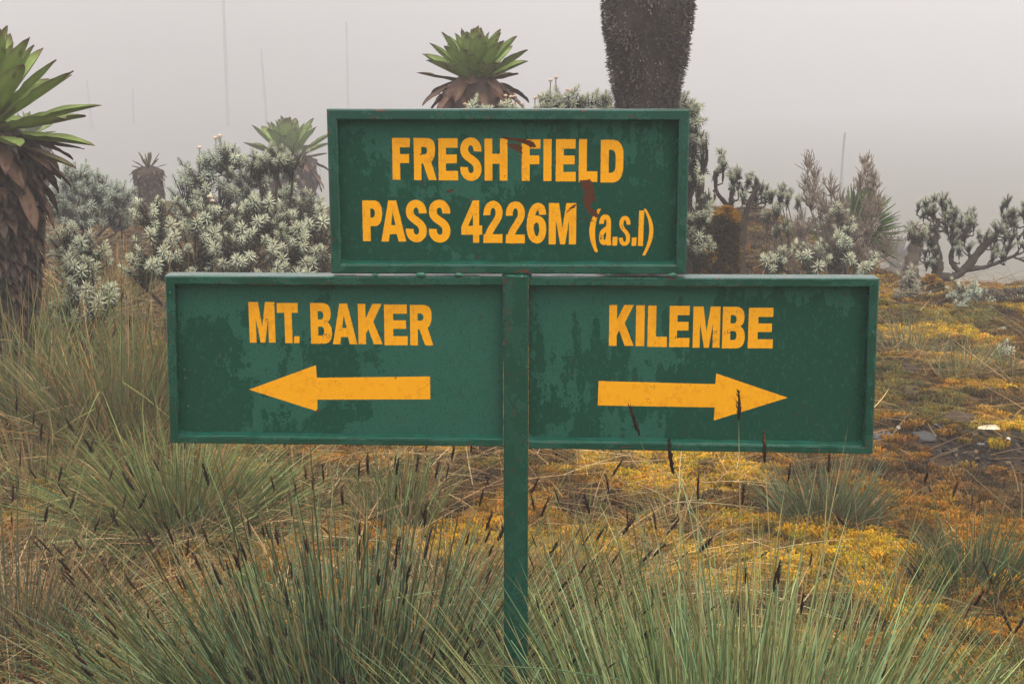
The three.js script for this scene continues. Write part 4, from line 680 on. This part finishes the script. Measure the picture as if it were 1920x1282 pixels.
groundsel('giant groundsel with a bright green rosette standing above the top of the sign', { seed: 502, px: 890, py: 140, d: 9.0, r: 0.23, L: 0.335, n: 54, dead: 30, minEl: -0.05, wk: 1.25, scales: 500, scaleL: 0.09, oldFrom: 0.84, tilt: [0.06, 0], pow: 1.7, sc0: [0.10, 0.05, 0.035], sc1: [0.17, 0.09, 0.06], bark: [0.1, 0.06, 0.045] });
groundsel('pale green giant groundsel in fog to the left of the upper board', { seed: 503, px: 540, py: 288, d: 19, r: 0.42, L: 0.56, n: 44, dead: 14, minEl: 0, wk: 1.2, scales: 300, scaleL: 0.08, oldFrom: 0.94, tilt: [0.1, 0], pow: 1.7 });
groundsel('small withered groundsel with curled maroon leaves on a stumpy trunk', { seed: 504, px: 277, py: 312, d: 14.0, r: 0.16, foot: 0.95, L: 0.17, n: 16, dead: 10, leaves: leavesOld, minEl: 0.0, scales: 500, scaleL: 0.035, jut: 0.4, oldFrom: 0.5, sc0: [0.05, 0.038, 0.03], sc1: [0.09, 0.065, 0.05] });
groundsel('faint groundsel half hidden in fog behind the big one at the left edge', { seed: 505, px: 52, py: 250, d: 19, r: 0.28, L: 0.34, n: 34, dead: 16, minEl: -0.5, scales: 200, scaleL: 0.08 });
groundsel('ghostly groundsel barely visible in fog left of the wind-bent tree', { seed: 506, px: 1685, py: 492, d: 38, r: 0.4, L: 0.9, n: 30, dead: 8, minEl: 0.1, scales: 120, scaleL: 0.1, leaves: leavesOld });

// lobelia rosette of narrow leaves behind the twiggy shrub
{
  srand(520);
  const c = at(1605, 425, 10.4), base = V(c.x, ground(c.x, c.z), c.z), th = thing('giant_lobelia', 'dense deep green rosette of narrow leaves behind the lichen-crusted shrub', 'giant lobelia', base), H = c.y - base.y;
  const tk = new GB(); limb(tk, [V(0, -0.1, 0), V(0, H * 0.5, 0), V(0, H + 0.03, 0)], [0.06, 0.06, 0.05], [0.07, 0.05, 0.035], 10, 0.1); tk.mesh('stem', barkMat, th);
  const tilt = new THREE.Quaternion().setFromEuler(new THREE.Euler(0.15, 0, -0.25));
  for (let i = 0; i < 230; i++) { const t = Math.pow((i + 0.5) / 230, 0.75), az = i * 2.39996; placeLeaf('leaf', leavesThin[i % 3], th, V(Math.cos(az) * 0.04 * t, H - 0.09 * t, Math.sin(az) * 0.04 * t), lerp(1.5, -0.45, t) + gauss() * 0.06, az, 0.33 * rr(0.85, 1.1), 1.15, gauss() * 0.3, tilt); }
}
// tall hairy flower column of a lobelia, leaving the top of the frame
{
  srand(530);
  const foot = onGround(1199, 7.4), th = thing('giant_lobelia', 'thick grey-brown hairy column rising out of the frame behind the upper board', 'giant lobelia', foot), k = mm(7.4);
  const prof = [[300, 52], [200, 58], [150, 66], [100, 78], [50, 87], [10, 89], [-40, 86], [-110, 76], [-180, 58], [-230, 30], [-240, 4]].map(([py, r]) => [at(1199, py, 7.4).y - foot.y, r * k * 0.91]);
  prof.unshift([-0.15, 0.15], [0.4, 0.145]);
  const cx = (y) => (y > 1.2 ? 0 : 0), radiusAt = (y) => { for (let i = 1; i < prof.length; i++) if (y <= prof[i][0]) { const t = (y - prof[i - 1][0]) / (prof[i][0] - prof[i - 1][0]); return lerp(prof[i - 1][1], prof[i][1], sst(t, 0, 1) * 0.5 + t * 0.5); } return 0.01; };
  const pts = [], rad = [], top = prof[prof.length - 1][0]; for (let i = 0; i <= 44; i++) { const y = lerp(-0.15, top, i / 44); pts.push(V(cx(y), y, 0)); rad.push(radiusAt(y) * 0.965); }
  const g = new GB(); limb(g, pts, rad, [0.050, 0.040, 0.033], 40, 0.03); g.mesh('flower_column', barkMat, th);
  const h = new GB();
  for (let i = 0; i < 26000; i++) { const y = lerp(0.3, top, R()), a = R() * 6.28, lump = fbm(Math.cos(a) * 3 + 20, y * 9 + Math.sin(a) * 3, 3), r = radiusAt(y) - 0.012 + 0.02 * lump, dn = rr(-1.3, 0.5) + (lump - 0.5); if (lump < 0.34 && R() < 0.6) continue; const pc = sst(fbm(Math.cos(a) * 5 + 3, y * 14 + Math.sin(a) * 5, 3), 0.4, 0.62); blade(h, V(Math.cos(a) * r + cx(y), y, Math.sin(a) * r), V(Math.cos(a), dn, Math.sin(a)).normalize(), rr(0.008, 0.022) * (0.6 + lump), rr(0.002, 0.0055), 0.1, vary(mixc([0.05, 0.041, 0.036], [0.10, 0.082, 0.068], pc), 0.5), vary(mixc([0.09, 0.075, 0.064], [0.20, 0.165, 0.14], pc), 0.4), 2, 2, 0.2, 0.2); }
  h.mesh('hairy_bracts', barkMat, th, true);
}
// moss-grown stumps
function stump(label, seedN, pts3, rads, d, n) {
  srand(seedN);
  const foot = onGround(pts3[0][0], d), th = thing('mossy_stump', label, 'stump', foot), k = mm(d), pts = [V(0, -0.1, 0)], rad = [rads[0] * k];
  pts3.forEach(([px, py], i) => { pts.push(at(px, py, d).sub(foot)); rad.push(rads[i] * k); });
  const c = new THREE.CatmullRomCurve3(pts), P = c.getPoints(36), rd = (t) => { const f = t * (rad.length - 1), i = Math.min(rad.length - 2, Math.floor(f)); return lerp(rad[i], rad[i + 1], f - i); };
  const g = new GB(); limb(g, P, P.map((_, i) => rd(i / 36) * 0.92), [0.05, 0.036, 0.02], 20, 0.06); g.mesh('trunk', barkMat, th);
  const m = new GB();
  for (let i = 0; i < n; i++) { const t = Math.pow(R(), 0.9), f = t * 36, j = Math.min(35, Math.floor(f)), p = P[j].clone().lerp(P[j + 1], f - j), a = R() * 6.28, r = rd(t) * 0.9, tipTop = t > 0.93; const d3 = V(Math.cos(a), tipTop ? rr(0.3, 2) : rr(-0.6, 0.6), Math.sin(a)).normalize(), gold = sst(fbm(a * 1.2 + seedN, t * 5, 3) + 0.35 * sst(t, 0.7, 1) + 0.2 * Math.abs(Math.cos(a)), 0.62, 0.85); const col = mixc([0.055, 0.040, 0.018], [0.30, 0.16, 0.02], gold); blade(m, V(p.x + Math.cos(a) * r * (tipTop ? R() : 1), p.y, p.z + Math.sin(a) * r * (tipTop ? R() : 1)), d3, rr(0.015, 0.04), rr(0.003, 0.006), 0.1, vary(col, 0.35), vary(col, 0.35), 2, 2, 0.3); }
  m.mesh('moss_coat', dryMat, th, true);
}
stump('leaning dark stump coated in golden moss right of the upper board', 540, [[1345, 540], [1350, 480], [1352, 430], [1362, 405], [1364, 392]], [42, 36, 32, 22, 6], 8.0, 9000);
stump('low golden mossy stump close against the right edge of the upper board', 541, [[1300, 540], [1302, 500], [1300, 470], [1298, 455]], [34, 26, 18, 5], 7.8, 5000);
stump('mossy peat stump at the foot of the wind-bent tree', 542, [[1742, 590], [1742, 560], [1745, 530], [1748, 520]], [40, 30, 18, 5], 9.05, 4500);
// lichen-covered fallen limb on the bank
{
  srand(550);
  const p0 = at(1835, 552, 8.9), th = thing('fallen_limb', 'broken lichen-covered limb jutting right from behind the pale bush', 'branch', p0), g = new GB(), l = new GB();
  const pts = curve(V(0, 0, 0), at(1870, 556, 8.9).sub(p0), at(1935, 543, 9).sub(p0), 14); limb(g, pts, taper(0.03, 0.024, 14), [0.08, 0.062, 0.048], 8, 0.25); g.mesh('wood', barkMat, th);
  for (let i = 0; i < 900; i++) { const j = Math.floor(R() * 14), p = pts[j].clone().lerp(pts[j + 1], R()), a = R() * 6.28, c = R() < 0.35 ? [0.32, 0.30, 0.2] : [0.13, 0.105, 0.07]; blade(l, p.add(V(0, Math.cos(a) * 0.025, Math.sin(a) * 0.025)), V(gauss() * 0.5, Math.cos(a), Math.sin(a)).normalize(), rr(0.01, 0.03), 0.005, 0.2, vary(c, 0.3), vary(c, 0.3), 2, 2, 0.3); }
  l.mesh('lichen', dryMat, th, true);
}
// bare trunks far off in the fog
[[416, -60, 38, 0.07, 'faint bare trunk in fog, tallest of those left of the sign, leaving the frame'], [489, 92, 34, 0.055, 'clearest bare trunk in fog above the left groundsel rosette'], [649, 40, 46, 0.07, 'faint slim trunk in fog just left of the upper board'], [162, 150, 36, 0.055, 'faint leaning trunk in fog above the pale grey bush'], [248, 165, 40, 0.06, 'faint pale trunk in fog above the withered groundsel'], [1585, 248, 42, 0.05, 'hair-thin trunk in fog above the twiggy lichen shrub']].forEach(([px, py, d0, r0, label], i) => {
  const d = px > 1000 ? 104 : 155 + (d0 - 34) * 0.9, r = r0 * 3.0 * (d0 < 39 ? 1 : 0.8);
  srand(600 + i);
  const top = at(px, py, d), low = V(top.x + rr(-0.2, 0.5), Math.min(ground(top.x, DIST - d), hillY(top.x, d), top.y - 2) - 0.3, top.z), th = thing('bare_trunk', label, 'tree trunk', low), g = new GB(), e = top.clone().sub(low), pts = curve(V(0, 0, 0), e.clone().multiplyScalar(0.5).add(V(rr(-0.12, 0.12), 0, 0)), e, 18);
  limb(g, pts, pts.map((_, j) => r * (1.3 - 0.75 * j / 18) * rr(0.8, 1.2)), [0.05, 0.045, 0.04], 8, 0.12); g.mesh('trunk', barkMat, th);
});

// ---------------------------------------------------------------- small things on the ground
function rock(label, px, py, d, sx, sy, sz, c, cat = 'stone', name = 'stone', seedN = 1) {
  srand(700 + seedN);
  const p = at(px, py, d), y = ground(p.x, p.z), g = new THREE.IcosahedronGeometry(1, 4), a = g.attributes.position, col = [];
  for (let i = 0; i < a.count; i++) { const x = a.getX(i), yy = a.getY(i), z = a.getZ(i), n = 0.72 + 0.5 * fbm(x * 1.6 + seedN * 7, yy * 1.6 + z * 1.3, 3), cc = vary(c, 0.12); a.setXYZ(i, x * n * sx, yy * n * sy, z * n * sz); const q = 0.8 + 0.4 * vn(x * 6 + seedN, z * 6 + yy * 5); col.push(cc[0] * q, cc[1] * q, cc[2] * q); }
  g.setAttribute('color', new THREE.Float32BufferAttribute(col, 3)); g.computeVertexNormals();
  const m = mesh(numbered(name), g, mat({ roughness: 0.7 }), scene); m.position.set(p.x, y + sy * 0.35, p.z); m.rotation.y = R() * 3; return tag(m, label, cat);
}
rock('small white stone on dark peat beside the right end of the sign', 1687, 797, 5.9, 0.017, 0.011, 0.012, [0.62, 0.58, 0.52], 'stone', 'stone', 1);
rock('grey flat stone on the peat at the lower right corner of the sign', 1655, 822, 5.75, 0.05, 0.022, 0.04, [0.10, 0.10, 0.10], 'stone', 'stone', 2);
rock('dull grey stone bedded in the peat patch left of the pale dead leaf', 1735, 812, 5.75, 0.07, 0.018, 0.05, [0.06, 0.058, 0.055], 'stone', 'stone', 3);
rock('tiny pale pebble right of the pale dead leaf', 1893, 806, 5.75, 0.012, 0.007, 0.009, [0.5, 0.46, 0.4], 'stone', 'stone', 4);
rock('dark peat clod in the moss above the bare patch', 1800, 772, 6.1, 0.09, 0.035, 0.06, [0.06, 0.04, 0.025], 'clod', 'peat_clod', 5);
rock('dark peat clod near the thin tussock just past the sign', 1705, 690, 7.1, 0.07, 0.035, 0.05, [0.05, 0.034, 0.024], 'clod', 'peat_clod', 6);
{
  const pale = leafGeo(440, 0.2, 0.05, [[0.55, 0.47, 0.33], [0.62, 0.54, 0.38]], [0.5, 0.42, 0.28], [0.5, 0.4, 0.26], 1);
  const put = (px, py, d, L, az, el, ge, label) => { const p = at(px, py, d), th = thing('fallen_leaf', label, 'leaf', V(p.x, ground(p.x, p.z) + 0.03, p.z)); placeLeaf('blade', ge, th, V(0, 0, 0), el, az, L, 1, 0.3); };
  put(1835, 800, 5.8, 0.09, 0.35, 0.02, pale, 'pale cream dead leaf lying on dark peat right of the sign');
  put(1612, 512, 8.7, 0.08, -1.9, 0.9, leafGeo(441, 0.2, 0.1, [[0.55, 0.25, 0.12], [0.6, 0.3, 0.16]], [0.5, 0.22, 0.1], [0.4, 0.15, 0.08], 1), 'orange dead leaf caught in the low white-starred bush');
  // a young green plant in the moss between the tussocks
  srand(710); const b = onGround(462, 3.95), th = thing('young_plant', 'small bright green young plant in golden moss behind the grey-green tussock', 'plant', b.add(V(0, 0.02, 0)));
  const bright = leafGeo(442, 0.22, 0.1, [[0.06, 0.13, 0.015], [0.08, 0.16, 0.025]], [0.1, 0.15, 0.04], [0.1, 0.12, 0.05]);
  for (let i = 0; i < 9; i++) placeLeaf('leaf', bright, th, V(0, 0, 0), lerp(1.3, 0.4, i / 9), i * 2.4, 0.09 * rr(0.8, 1.1), 0.8);
}
renderer.render(scene, camera);
